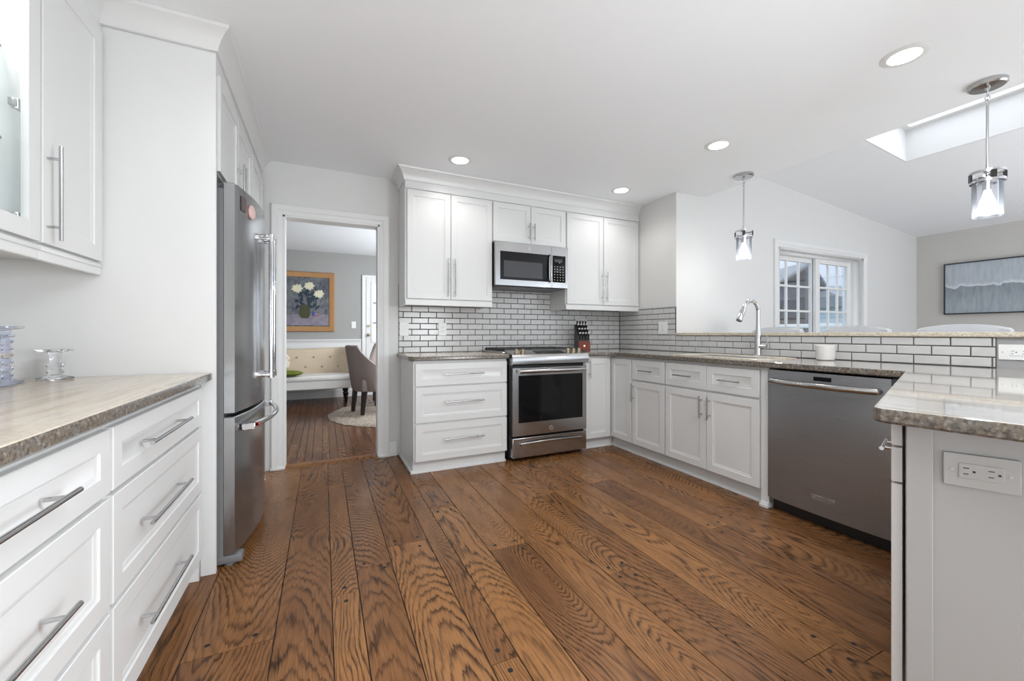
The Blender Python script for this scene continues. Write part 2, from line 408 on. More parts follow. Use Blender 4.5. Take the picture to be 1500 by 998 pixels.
uvl = mb.bm.loops.layers.uv.new('wood'); cll = mb.bm.loops.layers.float_color.new('rnd')
for f in mb.bm.faces:
    for l in f.loops: l[uvl].uv = (l.vert.co.y - .05, l.vert.co.x); l[cll] = (.3, .6, .4, 1)
struct('trim_1', mb, 'oak_floor', label='worn wooden threshold strip in the doorway')

# walls, ceilings
DX0, DX1, DZ = -3.473, -2.712, 2.085
XL = -4.34
mb = MB()
mb.box(XL - .1, DX0, 0.0, 0.12, 0, CEIL); mb.box(DX0, DX1, 0.0, 0.12, DZ, CEIL); mb.box(DX1, 0.0, 0.0, 0.12, 0, CEIL)
struct('wall_back', mb, 'wall_paint', smooth=False)
struct('wall_left', MB().box(XL - .1, XL, -6.6, 0.0, 0, CEIL), 'wall_paint', smooth=False)
struct('wall_rear', MB().box(XL - .1, .385, -6.72, -6.6, 0, CEIL), 'wall_paint', smooth=False)
struct('wall_stub', MB().box(0.0, 0.13, -0.725, 0.12, 0, CEIL), 'wall_paint', smooth=False)
WX0, WX1, WZ = 1.60, 3.40, 2.113
def vz(x): return 2.86 - 0.0875 * (x - 1.325)
mb = MB()
mb.prism([(0.0, 0), (WX0, 0), (WX0, vz(WX0) + .02), (0.36, vz(0.36) + .02), (0.36, CEIL), (0.0, CEIL)], -0.845, -0.725, 'y')
mb.prism([(WX0, WZ), (WX1, WZ), (WX1, vz(WX1) + .02), (WX0, vz(WX0) + .02)], -0.845, -0.725, 'y')
mb.prism([(WX1, 0), (4.88, 0), (4.88, vz(4.88) + .02), (WX1, vz(WX1) + .02)], -0.845, -0.725, 'y')
struct('wall_window', mb, 'wall_paint', smooth=False)
struct('wall_right', MB().box(4.88, 5.0, -6.6, -0.725, 0, 2.62), 'wall_beige', smooth=False)
struct('ceiling', MB().box(XL - .1, 0.385, -6.6, 0.12, CEIL, CEIL + .05), 'ceiling_paint', smooth=False)
struct('ceiling_header', MB().box(0.34, 0.385, -6.6, -0.725, CEIL + .05, vz(.385) + .04), 'ceiling_paint', smooth=False)
SX0, SX1, SY0, SY1 = 1.281, 2.02, -3.05, -1.822
mb = MB()
for xa, xb, ya, yb in ((.36, SX0 - .015, -6.6, -.72), (SX1 + .015, 4.95, -6.6, -.72), (SX0 - .015, SX1 + .015, -6.6, SY0 - .015), (SX0 - .015, SX1 + .015, SY1 + .015, -.72)):
    mb.loft([[(xa, ya, vz(xa)), (xb, ya, vz(xb)), (xb, yb, vz(xb)), (xa, yb, vz(xa))], [(xa, ya, vz(xa) + .06), (xb, ya, vz(xb) + .06), (xb, yb, vz(xb) + .06), (xa, yb, vz(xa) + .06)]])
struct('ceiling_vault', mb, 'ceiling_paint', smooth=False)
mb = MB(); WT = 0.42
for xa, xb, ya, yb in ((SX0 - .03, SX0, SY0 - .03, SY1 + .03), (SX1, SX1 + .03, SY0 - .03, SY1 + .03), (SX0, SX1, SY0 - .03, SY0), (SX0, SX1, SY1, SY1 + .03)):
    mb.loft([[(xa, ya, vz(xa) + .001), (xb, ya, vz(xb) + .001), (xb, yb, vz(xb) + .001), (xa, yb, vz(xa) + .001)], [(xa, ya, vz(xa) + WT), (xb, ya, vz(xb) + WT), (xb, yb, vz(xb) + WT), (xa, yb, vz(xa) + WT)]])
sk = struct('window_2', mb, 'trim_white', smooth=False, label='skylight shaft opening in the sloped ceiling')
mb = MB()
for xa, xb, ya, yb in ((SX0, SX0 + .05, SY0, SY1), (SX1 - .05, SX1, SY0, SY1), (SX0 + .05, SX1 - .05, SY0, SY0 + .05), (SX0 + .05, SX1 - .05, SY1 - .05, SY1)):
    mb.loft([[(xa, ya, vz(xa) + WT - .12), (xb, ya, vz(xb) + WT - .12), (xb, yb, vz(xb) + WT - .12), (xa, yb, vz(xa) + WT - .12)], [(xa, ya, vz(xa) + WT - .05), (xb, ya, vz(xb) + WT - .05), (xb, yb, vz(xb) + WT - .05), (xa, yb, vz(xa) + WT - .05)]])
struct('window_frame', mb, 'trim_white', sk, smooth=False)
mb = MB(); mb.face([(SX0 + .02, SY0 + .02, vz(SX0) + WT - .06), (SX1 - .02, SY0 + .02, vz(SX1) + WT - .06), (SX1 - .02, SY1 - .02, vz(SX1) + WT - .06), (SX0 + .02, SY1 - .02, vz(SX0) + WT - .06)])
struct('pane', mb, 'window_glass', sk)
# half wall with bar ledge
struct('wall_bar', MB().box(0.0, 0.13, -4.1, -0.845, 0, 1.092), 'gray_and_panel_shade', smooth=False)
# dining shell
mb = MB(); mb.box(-5.1, -0.5, 3.93, 4.03, 0, 2.52)
struct('wall_dining', mb, 'wall_gray', smooth=False)
struct('wall_dining_left', MB().box(-5.1, -5.0, 0.12, 3.93, 0, 2.52), 'wall_gray', smooth=False)
struct('wall_dining_right', MB().box(-0.6, -0.5, 0.12, 3.93, 0, 2.52), 'wall_gray', smooth=False)
struct('ceiling_dining', MB().box(-5.1, -0.5, 0.12, 4.03, 2.52, 2.57), 'ceiling_paint', smooth=False)
mb = MB(); mb.box(-5.0, -2.56, 3.905, 3.93, 0, 0.965)
for x in (-4.6, -3.95, -3.3): mb.box(x, x + .5, 3.898, 3.906, 0.25, 0.85, 0.003)
struct('trim_2', mb, 'trim_white', label='white wainscot panelling below the chair rail')
mb = MB(); mb.prism([(3.93, .965), (3.89, .965), (3.885, .985), (3.872, .99), (3.872, 1.008), (3.93, 1.008)], -5.0, -2.56, 'x')
struct('trim_3', mb, 'trim_white', label='white chair rail')
struct('baseboard_dining', MB().prism([(3.906, 0), (3.885, 0), (3.885, .10), (3.89, .12), (3.906, .13)], -5.0, -2.56, 'x'), 'trim_white')

# doorway casing
def casing(mb, side_y, sgn, x0, x1, zt, w, prof=((0, .010), (.35, .016), (.45, .022), (.9, .024), (1, .018))):
    def ring(i):
        f, t = prof[i]; d = w * f
        y = side_y + sgn * t
        return [(x0 - d, y, 0), (x0 - d, y, zt + d), (x1 + d, y, zt + d), (x1 + d, y, 0)]
    n = len(prof)
    for i in range(n - 1):
        a, b = ring(i), ring(i + 1)
        for k in range(3): mb.face([a[k], a[k + 1], b[k + 1], b[k]])
    for i in (0, n - 1):
        a = ring(i); b = [(p[0], side_y, p[2]) for p in a]
        for k in range(3): mb.face([a[k], a[k + 1], b[k + 1], b[k]])
    for idx in (0, 3):
        pts = [ring(i)[idx] for i in range(n)]
        mb.face(pts + [(pts[-1][0], side_y, 0), (pts[0][0], side_y, 0)])
mb = MB(); casing(mb, 0.0, -1, DX0, DX1, DZ, 0.083)
casing(mb, 0.12, 1, DX0, DX1, DZ, 0.083)
mb.box(DX0, DX0 + .018, -0.008, 0.128, 0.0, DZ, 0.002); mb.box(DX1 - .018, DX1, -0.008, 0.128, 0.0, DZ, 0.002); mb.box(DX0, DX1, -0.008, 0.128, DZ - .018, DZ, 0.002)
mb.box(DX1 - .012, DX1 + .088, -0.031, 0.0, 0, 0.022, .004); mb.box(DX0 - .088, DX0 + .012, -0.031, 0.0, 0, 0.022, .004)
struct('trim_4', mb, 'trim_white', label='white doorway casing into the dining room')
struct('baseboard_back', MB().prism([(0, 0), (-.016, 0), (-.016, .10), (-.010, .118), (0, .125)], DX1 + .083, -2.565, 'x'), 'trim_white')

# sliding glass door unit in the window wall
WY = -0.845
mb = MB(); casing(mb, WY, -1, WX0, WX1, WZ, 0.085)
struct('trim_5', mb, 'trim_white', label='white casing round the sliding glass doors')
w1 = bpy.data.objects.new('window_1', None); COL.objects.link(w1); w1['kind'] = 'structure'; w1['label'] = 'white gridded sliding glass door'
mb = MB(); mb.box(WX0, WX0 + .02, WY - .006, WY + .16, 0, WZ); mb.box(WX1 - .16, WX1 - .0, WY + .03, WY + .16, 0, WZ - .05); mb.box(WX1 - .02, WX1, WY - .006, WY + .16, 0, WZ); mb.box(WX0, WX1, WY - .006, WY + .16, WZ - .02, WZ); mb.box(WX0 + .02, WX1 - .02, WY + .05, WY + .15, WZ - .06, WZ - .02); mb.box(WX0, WX1, WY, WY + .16, -.02, .03)
struct('window_frame', mb, 'trim_white', w1)
def sash(xa, xb, y, nm, cols=3, rows=6):
    zb, zt = 0.03, WZ - .06; st = .085; t = .035
    mb = MB(); mb.box(xa, xa + st, y, y + t, zb, zt, .003); mb.box(xb - st, xb, y, y + t, zb, zt, .003); mb.box(xa + st, xb - st, y, y + t, zt - .055, zt, .003); mb.box(xa + st, xb - st, y, y + t, zb, zb + .14, .003)
    gx0, gx1, gz0, gz1 = xa + st, xb - st, zb + .14, zt - .055
    for i in range(1, cols): x = gx0 + (gx1 - gx0) * i / cols; mb.box(x - .012, x + .012, y + .006, y + t - .006, gz0, gz1, .002)
    for i in range(1, rows): z = gz0 + (gz1 - gz0) * i / rows; mb.box(gx0, gx1, y + .007, y + t - .007, z - .012, z + .012, .002)
    s_ = struct(nm, mb, 'trim_white', w1)
    struct('pane', MB().box(gx0, gx1, y + .016, y + .019, gz0, gz1), 'window_glass', s_)
sash(WX0 + .02, 2.52, WY + .105, 'sash'); sash(2.45, WX1 - .16, WY + .06, 'sash')

# back door in the dining room
mb = MB(); casing(mb, 3.93, -1, -2.475, -1.60, 2.09, 0.07)
struct('trim_6', mb, 'trim_white', label='white casing of the dining room back door')
mb = MB(); mb.box(-2.475, -1.60, 3.905, 3.935, 0.0, 2.09, .003)
for x0, x1, z0, z1 in ((-2.37, -2.075, .25, .88), (-2.0, -1.705, .25, .88)):
    mb.box(x0, x1, 3.897, 3.906, z0, z1, .004)
mb.box(-2.395, -1.68, 3.895, 3.906, .94, .975, .003); mb.box(-2.395, -1.68, 3.895, 3.906, 2.005, 2.04, .003); mb.box(-2.395, -2.36, 3.895, 3.906, .975, 2.005, .003); mb.box(-1.715, -1.68, 3.895, 3.906, .975, 2.005, .003)
d1 = struct('door_1', mb, 'trim_white', label='white glazed back door of the dining room')
t = NT('door_daylight_glow'); s = t.n('SeparateXYZ', {0: t.obj()})
zz = t.ramp(s.outputs[2], [(0.0, (.5, .6, .75)), (1.0, (.5, .6, .75))])
MATS['door_daylight_glow'] = t.m; t.set('Base Color', (0.62, 0.70, 0.82)); t.set('Roughness', 0.1); t.set('Emission Color', (0.62, 0.74, 0.92)); t.set('Emission Strength', 0.55)  # the pane itself emits the daylight, nothing shines through it
struct('pane', MB().box(-2.36, -1.715, 3.899, 3.904, .975, 2.005), 'door_daylight_glow', d1, label='window lites with daylight put in as a glow')
mb = MB()
for z in (1.30, 1.66): mb.box(-2.36, -1.715, 3.896, 3.901, z - .018, z + .018)
struct('grille', mb, 'gray_and_panel_shade', d1)
mb = MB()
for z in (1.245, 1.085):
    mb.tube([(-2.43, 3.905, z), (-2.43, 3.885, z)], .028 if z < 1.2 else .022, 16)
    if z < 1.2: mb.ball((-2.43, 3.865, z), .026, .022, .026)
struct('door_handle', mb, 'brass', d1)

# ------------------------------------------------------------------ backsplash
def tiles(mb, o, ux, uz, nrm, u0, u1, z0, rows, ph, pu=0.1555, pz=0.0541, g=0.0022, zmax=9, holes=(), step=1):
    """running-bond tiles on the plane through o: u along ux, height uz, proud along nrm"""
    o, ux, nrm = Vector(o), Vector(ux), Vector(nrm)
    for r in range(rows):
        za, zb = z0 + r * pz, min(z0 + (r + 1) * pz, zmax)
        if zb - za < .006: break
        off = ph + (pu / 2 if r % 2 else 0)
        k = math.floor((u0 - off) / pu)
        while off + k * pu < u1:
            a, b = max(off + k * pu, u0), min(off + (k + 1) * pu, u1); k += 1
            if b - a < .008: continue
            gg = g + .0009; c = .0032
            def rg(i, d): return [o + ux * (a + gg + i) + Vector((0, 0, za + gg + i)) + nrm * d, o + ux * (b - gg - i) + Vector((0, 0, za + gg + i)) + nrm * d, o + ux * (b - gg - i) + Vector((0, 0, zb - gg - i)) + nrm * d, o + ux * (a + gg + i) + Vector((0, 0, zb - gg - i)) + nrm * d]
            mb.loft([rg(0, .002), rg(0, .0065), rg(c, .0085)], cap0=False, mi=1)
SPL = ['grout', 'tile_glaze']
mb = MB(); mb.box(-2.548, -.003, -.004, -.0005, CZ + .001, 1.56)
tiles(mb, (0, -.002, 0), (1, 0, 0), (0, 0, 1), (0, -1, 0), -2.548, -.010, CZ + .001, 12, -2.507, zmax=1.56)
o = mb.build('tile_backsplash', SPL, smooth=False); tag(o, 'grey glossy brick tile backsplash behind the stove', 'backsplash')
mb = MB(); mb.box(-.004, -.0005, -.845, -.0045, CZ + .001, 1.374); mb.box(-.004, -.0005, -2.957, -.845, CZ + .001, 1.091)
tiles(mb, (-.002, 0, 0), (0, -1, 0), (0, 0, 1), (-1, 0, 0), .012, .845, CZ + .001, 9, .611 - .1555 * 4, zmax=1.374)
tiles(mb, (-.002, 0, 0), (0, -1, 0), (0, 0, 1), (-1, 0, 0), .845, 2.957, CZ + .001, 3, .611 - .1555 * 4, zmax=1.091)
mb.box(-.0115, -.0005, -.8475, -.8425, 1.093, 1.374, mi=0); mb.box(-.0115, -.0005, -.845, -.012, 1.3735, 1.3765, mi=0)
o = mb.build('tile_backsplash', SPL, smooth=False); tag(o, 'pale brick tile backsplash along the sink wall and under the bar ledge', 'backsplash')

# ------------------------------------------------------------------ cabinets
def pull(parent, axis, cx, cz, L, y=-0.02, so=0.034, r=0.0058, name='handle', inset=None, mat='pull_nickel'):
    mb = MB(); ins = inset if inset is not None else min(.045, L * .18)
    if axis == 'x':
        mb.tube([(cx - L / 2, y - so, cz), (cx + L / 2, y - so, cz)], r, 14)
        for sx in (-1, 1): mb.tube([(cx + sx * (L / 2 - ins), y - so, cz), (cx + sx * (L / 2 - ins), y + .001, cz)], r * .8, 10)
    else:
        mb.tube([(cx, y - so, cz - L / 2), (cx, y - so, cz + L / 2)], r, 14)
        for sx in (-1, 1): mb.tube([(cx, y - so, cz + sx * (L / 2 - ins)), (cx, y + .001, cz + sx * (L / 2 - ins))], r * .8, 10)
    return mb.build(name, mat, parent)
def front(root, kind, x0, x1, z0, z1, h=None, st=0.052, pm='pull_nickel'):
    mb = MB(); mb.panel(x0, x1, z0, z1, st=min(st, (z1 - z0) * .3, (x1 - x0) * .28))
    f = mb.build(kind, 'cabinet_white', root)
    if h: pull(f, *h, mat=pm)
    return f
def base_cab(label, loc, rz, w, fronts, d=.585, toe=True, h=None, z0=.10, name='base_cabinet', toe_ext=(0, 0), group=None, y0=0):
    r = thing(name, label, 'cabinet', loc, rz, group)
    top = h or (CZ - CT - .001)
    MB().box(0, w, y0, d, z0, top).build('body', 'cabinet_white', r, smooth=False)
    if toe:
        mb = MB(); mb.box(-toe_ext[0], w + toe_ext[1], .045, d, 0, z0); mb.prism([(.045, 0), (.028, 0), (.03, .01), (.037, .017), (.045, .019)], -toe_ext[0], w + toe_ext[1], 'x')
        mb.build('toe_kick', 'cabinet_white', r)
    for f in fronts: front(r, *f)
    return r
A90 = R(90)
# back run, left of the stove
r = base_cab('white three-drawer base cabinet left of the stove', (-2.53, -.59, 0), 0, .80, [
    ('drawer', .013, .797, .694, .872, ('x', .407, .783, .34)),
    ('drawer', .013, .797, .402, .682, ('x', .407, .56, .34)),
    ('drawer', .013, .797, .099, .386, ('x', .407, .262, .34))], toe=False, name='drawer_cabinet')
mb = MB(); mb.box(0, .80, .03, .585, 0, .10); mb.prism([(.03, 0), (.012, 0), (.014, .012), (.022, .018), (.03, .02)], -.018, .80, 'x'); mb.box(-.018, 0, .012, .585, 0, .02, .004)
mb.build('toe_kick', 'cabinet_white', r)
base_cab('white narrow-door base cabinet between stove and corner', (-.925, -.59, 0), 0, .335, [('door', .012, .303, .105, .872, ('z', .045, .78, .18))], toe_ext=(0, .045))
# sink run, facing -X (local x runs towards the camera)
base_cab('white corner base cabinet with narrow door beside the left sink drawer', (-.59, -.590, 0), -A90, .305, [('door', .010, .298, .105, .872)], d=.58, toe_ext=(.040, 0))
base_cab('white base cabinet with one drawer over one door, left of the sink doors', (-.59, -.897, 0), -A90, .398, [
    ('drawer', .004, .392, .692, .872, ('x', .125 + .07, .782, .165)), ('door', .004, .392, .105, .676, ('z', .030, .575, .165))], d=.58)
base_cab('white sink base cabinet with two false drawers over two doors', (-.59, -1.296, 0), -A90, .806, [
    ('drawer', .004, .397, .692, .872, ('x', .2, .782, .17)), ('drawer', .401, .801, .692, .872, ('x', .6, .782, .17)),
    ('door', .004, .397, .105, .676, ('z', .365, .565, .165)), ('door', .401, .801, .105, .676, ('z', .433, .565, .165))], d=.58)
p = thing('filler_post', 'white square post with small foot between sink cabinet and dishwasher', 'cabinet post', (-.59, -2.1035, 0), -A90)
MB().box(0, .054, -.012, .58, .03, CZ - CT - .001, .002).build('post', 'cabinet_white', p)
mb = MB(); mb.box(.0005, .0565, -.034, .10, 0, .022, .004); mb.box(.001, .055, -.024, .10, .02, .034, .004); mb.build('foot', 'cabinet_white', p)

# ---- dishwasher
dw = thing('dishwasher', 'stainless steel built-in dishwasher beside the angled counter', 'dishwasher', (-.60, -2.162, 0), -A90)
W = .618
MB().box(.004, W - .004, .03, .57, .01, CZ - CT - .012).build('body', 'black_plastic', dw)
def bulge(x, a=.016): return -.022 - a * (1 - ((x - W / 2) / (W / 2)) ** 2) ** .5 if abs(x - W / 2) < W / 2 else -.022
mb = MB(); N = 24; prof = [(.002 + (W - .004) * i / N) for i in range(N + 1)]
mb.loft([[(x, bulge(x), z) for x in prof] + [(W - .002, .03, z), (.002, .03, z)] for z in (.085, .885)])
fd = mb.build('door', 'steel_dark', dw)
MB().box(.0, W, .045, .07, 0, .09).build('toe_kick', 'black_plastic', dw)
mb = MB(); pts = []
for i in range(21):
    f = i / 20; x = .045 + f * (W - .095); pts.append((x, -.062 - .034 * math.sin(math.pi * f), .818))
pts = [(.045, -.022, .818)] + pts + [(W - .05, -.022, .818)]
mb.tube(pts, .017, 16)
for x in (.045, W - .05): mb.tube([(x, -.02, .818), (x, -.066, .818)], .0185, 14)
mb.build('handle', 'steel', fd)
MB().box(.272, .362, bulge(.317) - .0015, -.030, .842, .866, .001).build('display', 'black_glass', fd)
MB().box(.262, .378, bulge(.32) - .002, -.030, .166, .196, .0012).build('badge', 'chrome', fd)
MB().box(.266, .374, bulge(.32) - .0026, -.034, .170, .192).build('badge_plate', 'grey_plastic', fd)
def lettering(txt, parent, loc, size, rot=(A90, 0, 0), mat='chrome', name='badge_lettering'):
    c = bpy.data.curves.new(name, 'FONT'); c.body = txt; c.size = size; c.align_x = 'CENTER'; c.align_y = 'CENTER'; c.extrude = .0004
    tmp = bpy.data.objects.new(name, c); COL.objects.link(tmp)
    me = bpy.data.meshes.new_from_object(tmp.evaluated_get(bpy.context.evaluated_depsgraph_get())); bpy.data.objects.remove(tmp)
    me.materials.clear(); me.materials.append(MATS[mat]); o = bpy.data.objects.new(name, me); COL.objects.link(o); o.parent = parent; o.location = loc; o.rotation_euler = rot; return o
lettering('KitchenAid', fd, (.32, bulge(.32) - .003, .181), .021)

# ---- stove
rg = thing('stove', 'stainless steel slide-in gas stove with black oven window', 'stove', (-1.713, -.62, 0))
W = .782
mb = MB(); mb.box(.006, W - .006, .02, .60, .03, .93); mb.build('body', 'black_plastic', rg)
for x in (.05, W - .05):
    for y in (.06, .55): MB().tube([(x, y, 0), (x, y, .032)], .018, 12).build('foot', 'black_plastic', rg)
mb = MB(); mb.box(.012, W - .012, -.042, .02, .035, .205, .004)
dr = mb.build('drawer', 'steel', rg)
mb = MB(); pts = []
for i in range(15):
    f = i / 14; pts.append((.085 + f * (W - .17), -.058 - .020 * math.sin(math.pi * f), .158 + .012 * math.sin(math.pi * f)))
mb.tube([(.085, -.040, .145)] + pts + [(W - .085, -.040, .145)], .0105, 12)
mb.build('handle', 'steel', dr)
mb = MB(); fx0, fx1, fz0, fz1 = .012, W - .012, .225, .812
gx0, gx1, gz0, gz1 = .066, W - .055, .336, .745
for a in ((fx0, gx0, fz0, fz1), (gx1, fx1, fz0, fz1), (gx0, gx1, fz0, gz0), (gx0, gx1, gz1, fz1)): mb.box(a[0], a[1], -.042, .02, a[2], a[3])
od = mb.build('oven_door', 'steel', rg, smooth=False)
MB().box(gx0, gx1, -.041, .01, gz0, gz1).build('oven_window', 'black_glass', od)
MB().box(gx0 + .17, gx1 - .06, -.0416, -.040, gz0 + .06, gz1 - .07).build('inner_window', 'black_glass', od)
mb = MB(); mb.tube([(.055, -.085, .785), (W - .05, -.085, .785)], .0165, 18)
for x in (.075, W - .07): mb.box(x - .014, x + .014, -.085, -.040, .770, .80, .003)
mb.build('handle', 'steel', od)
mb = MB(); mb.lathe([(.0205, 0), (.0205, .003), (.017, .0035), (.016, .0025), (.0, .0025)], 24); bm_M = Matrix.Translation((W / 2 - .0, -.042, .268)) @ Matrix.Rotation(A90, 4, 'X')
mb.build('emblem', 'nickel', od, M=bm_M)
lettering('GE', od, (W / 2, -.0458, .268), .021, mat='grey_plastic', name='emblem_lettering')
mb = MB(); mb.prism([(-.045, .835), (-.062, .845), (-.066, .893), (-.050, .928), (.085, .962), (.10, .962), (.10, .835)], .0, W, 'x')
cp = mb.build('control_panel', 'steel', rg)
sl = math.atan2(.034, .135)
def onp(x, f): return Vector((x, -.050 + .135 * f, .928 + .034 * f))
nv = Vector((0, -math.sin(sl), math.cos(sl)))
MQ = nv.to_track_quat('Z', 'Y').to_matrix().to_4x4()
for x in (.075, .135, .605, .665, .725):
    mb = MB(); mb.lathe([(.021, 0), (.0215, .006), (.017, .008), (.0165, .024), (.015, .027), (.0, .027)], 20); mb.box(-.0035, .0035, -.018, .018, .02, .031, .001)
    mb.build('knob', 'brass', cp, M=Matrix.Translation(onp(x, .5)) @ MQ)
mb = MB(); mb.box(-.145, .145, -.045, .045, 0, .0015); mb.build('display', 'black_glass', cp, M=Matrix.Translation(onp(.40, .5)) @ MQ)
mb = MB(); mb.box(-.025, W + .018, .095, .612, CZ + .001, .948, .003); mb.build('cooktop', 'steel', rg)
for x0, x1 in ((-.03 + .03, .26), (.265, .52), (.525, W)):
    mb = MB(); zg = .972
    for y in (.125, .355, .585): mb.box(x0 + .006, x1 - .006, y - .007, y + .007, zg - .016, zg, .002)
    for x in (x0 + .012, (x0 + x1) / 2, x1 - .012): mb.box(x - .007, x + .007, .12, .59, zg - .016, zg, .002)
    for x in (x0 + .012, x1 - .012):
        for y in (.125, .585): mb.box(x - .007, x + .007, y - .007, y + .007, .946, zg - .01)
    for y in (.24, .47): mb.box(x0 + .05, x1 - .05, y - .005, y + .005, zg - .014, zg, .002)
    mb.build('grate', 'cast_iron', rg)
for x, y in ((.13, .24), (.13, .47), (.39, .355), (.655, .24), (.655, .47)):
    MB().lathe([(.045, .947), (.045, .956), (.03, .958), (.03, .963), (0, .963)], 18, (x, y, 0)).build('burner', 'cast_iron', rg)

# ---- countertops
def slab(name, poly, z1, t, label, mats=('granite_top', 'granite_edge'), r=.006):
    mb = MB(); P = [Vector((p[0], p[1], 0)) for p in poly]; n = len(P)
    ar = sum(P[i].x * P[(i + 1) % n].y - P[(i + 1) % n].x * P[i].y for i in range(n))
    if ar < 0: P.reverse()
    def inset(d):
        out = []
        for i in range(n):
            a, b, c = P[i - 1], P[i], P[(i + 1) % n]; e1, e2 = (b - a).normalized(), (c - b).normalized()
            n1, n2 = Vector((-e1.y, e1.x, 0)), Vector((-e2.y, e2.x, 0)); m = (n1 + n2); m = m / max(.3, m.dot(n1)) if m.length > 1e-6 else n1
            out.append(b + m * d)
        return out
    rings = []
    for d, z in ((r, z1 - t), (0, z1 - t + r), (0, z1 - r), (r * .3, z1 - r * .3), (r, z1)): rings.append([(p.x, p.y, z) for p in inset(d)])
    mb.loft(rings)
    o = mb.build(name, list(mats))
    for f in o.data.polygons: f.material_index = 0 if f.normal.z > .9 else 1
    return tag(o, label, 'countertop')
def arc(cx, cy, r, a0, a1, n=6): return [(cx + r * math.cos(R(a0 + (a1 - a0) * i / n)), cy + r * math.sin(R(a0 + (a1 - a0) * i / n))) for i in range(n + 1)]
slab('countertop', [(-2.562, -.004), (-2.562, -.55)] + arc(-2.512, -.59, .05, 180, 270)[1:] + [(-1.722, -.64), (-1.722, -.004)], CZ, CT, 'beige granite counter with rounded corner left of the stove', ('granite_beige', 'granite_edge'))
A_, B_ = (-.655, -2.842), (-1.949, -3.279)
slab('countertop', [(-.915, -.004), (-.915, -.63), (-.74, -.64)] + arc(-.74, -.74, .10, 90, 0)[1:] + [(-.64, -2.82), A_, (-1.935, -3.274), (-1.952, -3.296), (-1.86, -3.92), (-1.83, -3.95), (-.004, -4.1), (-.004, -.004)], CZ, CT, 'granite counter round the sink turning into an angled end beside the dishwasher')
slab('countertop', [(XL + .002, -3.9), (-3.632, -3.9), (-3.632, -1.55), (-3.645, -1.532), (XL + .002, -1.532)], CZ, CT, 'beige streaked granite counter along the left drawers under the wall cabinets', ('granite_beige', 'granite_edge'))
o = slab('bar_ledge', [(-.022, -.8475), (.40, -.8475), (.40, -4.1), (-.022, -4.1)], 1.118, .026, 'raised beige granite bar ledge above the sink wall tiles', ('granite_pale', 'granite_pale'), .004); o['category'] = 'bar ledge'

# ---- sink and faucet
sk_ = thing('sink_basin', 'pale stone drop-in sink rim set in the counter before the faucet', 'sink', (-.36, -1.70, CZ))
mb = MB()
rings = []
for d, z in ((0, .0005), (.0, .006), (.006, .009), (.028, .009), (.034, .005), (.036, .0006), (.0365, .0005)):
    rings.append([(x * (1 - 0), y, z) for x, y in [(sx * (.21 - d) , sy * (.36 - d)) for sx, sy in ((-1, -1), (1, -1), (1, 1), (-1, 1))]])
mb.loft(rings, False, False)
mb.build('rim', 'granite_pale', sk_)
MB().box(-.175, .175, -.325, .325, .0004, .0016).build('basin', 'steel_dark', sk_)
fc = thing('faucet', 'chrome gooseneck pull-down faucet behind the sink', 'faucet', (-.095, -1.745, CZ))
mb = MB(); mb.lathe([(.033, 0), (.033, .006), (.027, .012), (.0245, .05), (.024, .12), (.021, .17), (.0165, .21), (.015, .24)], 20)
mb.build('base', 'chrome', fc)
RA = .085
pts = [(0, 0, .22), (0, 0, .30), (0, 0, .345)] + [(-RA + RA * math.cos(R(a)), 0, .345 + RA * math.sin(R(a))) for a in range(12, 165, 12)]
e = Vector(pts[-1]); dpr = (e - Vector(pts[-2])).normalized()
mb = MB(); mb.tube(pts, .0145, 16); mb.build('spout', 'chrome', fc)
mb = MB(); q = [e + dpr * d for d in (-.005, .03, .032, .06, .062, .10, .118)]
mb.tube(q, [.0155, .0165, .019, .019, .0175, .022, .0235], 16); sh = mb.build('spray_head', 'chrome', fc)
mb = MB(); mb.tube([e + dpr * .116, e + dpr * .1215], .019, 16); mb.box(e.x - .016 + .05 * dpr.x, e.x + .0 + .05 * dpr.x - .010, -.008, .008, e.z - .075, e.z - .05, .002); mb.build('nozzle', 'grey_plastic', sh)
mb = MB(); mb.tube([(0, -.02, .075), (0, -.062, .078)], .019, 14); mb.tube([(0, -.058, .078), (.0, -.064, .088), (.0, -.078, .125), (0, -.075, .15), (0, -.06, .165)], [.0115, .009, .006, .0045, .004], 10); mb.build('lever', 'chrome', fc)
cp_ = tag(MB().lathe([(.042, 0), (.050, .005), (.0535, .02), (.0545, .098), (.053, .1), (.0505, .098), (.05, .03), (.0, .026)], 28).build('candle_jar', 'cup_white'), 'white frosted jar candle on the counter below the bar ledge', 'candle jar'); cp_.location = (-.12, -2.226, CZ + .0005)

# ---- angled end cabinet
th = math.atan2(A_[1] - B_[1], A_[0] - B_[0])          # direction from end towards the corner
rz = th + math.pi
ex = Vector((math.cos(rz), math.sin(rz), 0))           # local x: from the corner to the open end
inw = Vector((-math.sin(rz), math.cos(rz), 0))         # local y: into the cabinet
LW = 1.19
o0 = Vector((B_[0], B_[1], 0)) - ex * (LW + .055) + inw * .050
pc = base_cab('white angled end cabinet with drawers facing the dishwasher', o0, rz, LW, [
    ('drawer', .62, LW - .002, .835, .890, ('x', .90, .862, .13), .052, 'chrome'), ('drawer', .62, LW - .002, .745, .829, ('x', .90, .775, .13), .052, 'chrome'), ('door', .62, LW - .002, .105, .739),
    ('door', .03, .61, .105, .89)], d=.60, name='end_cabinet', y0=.03)
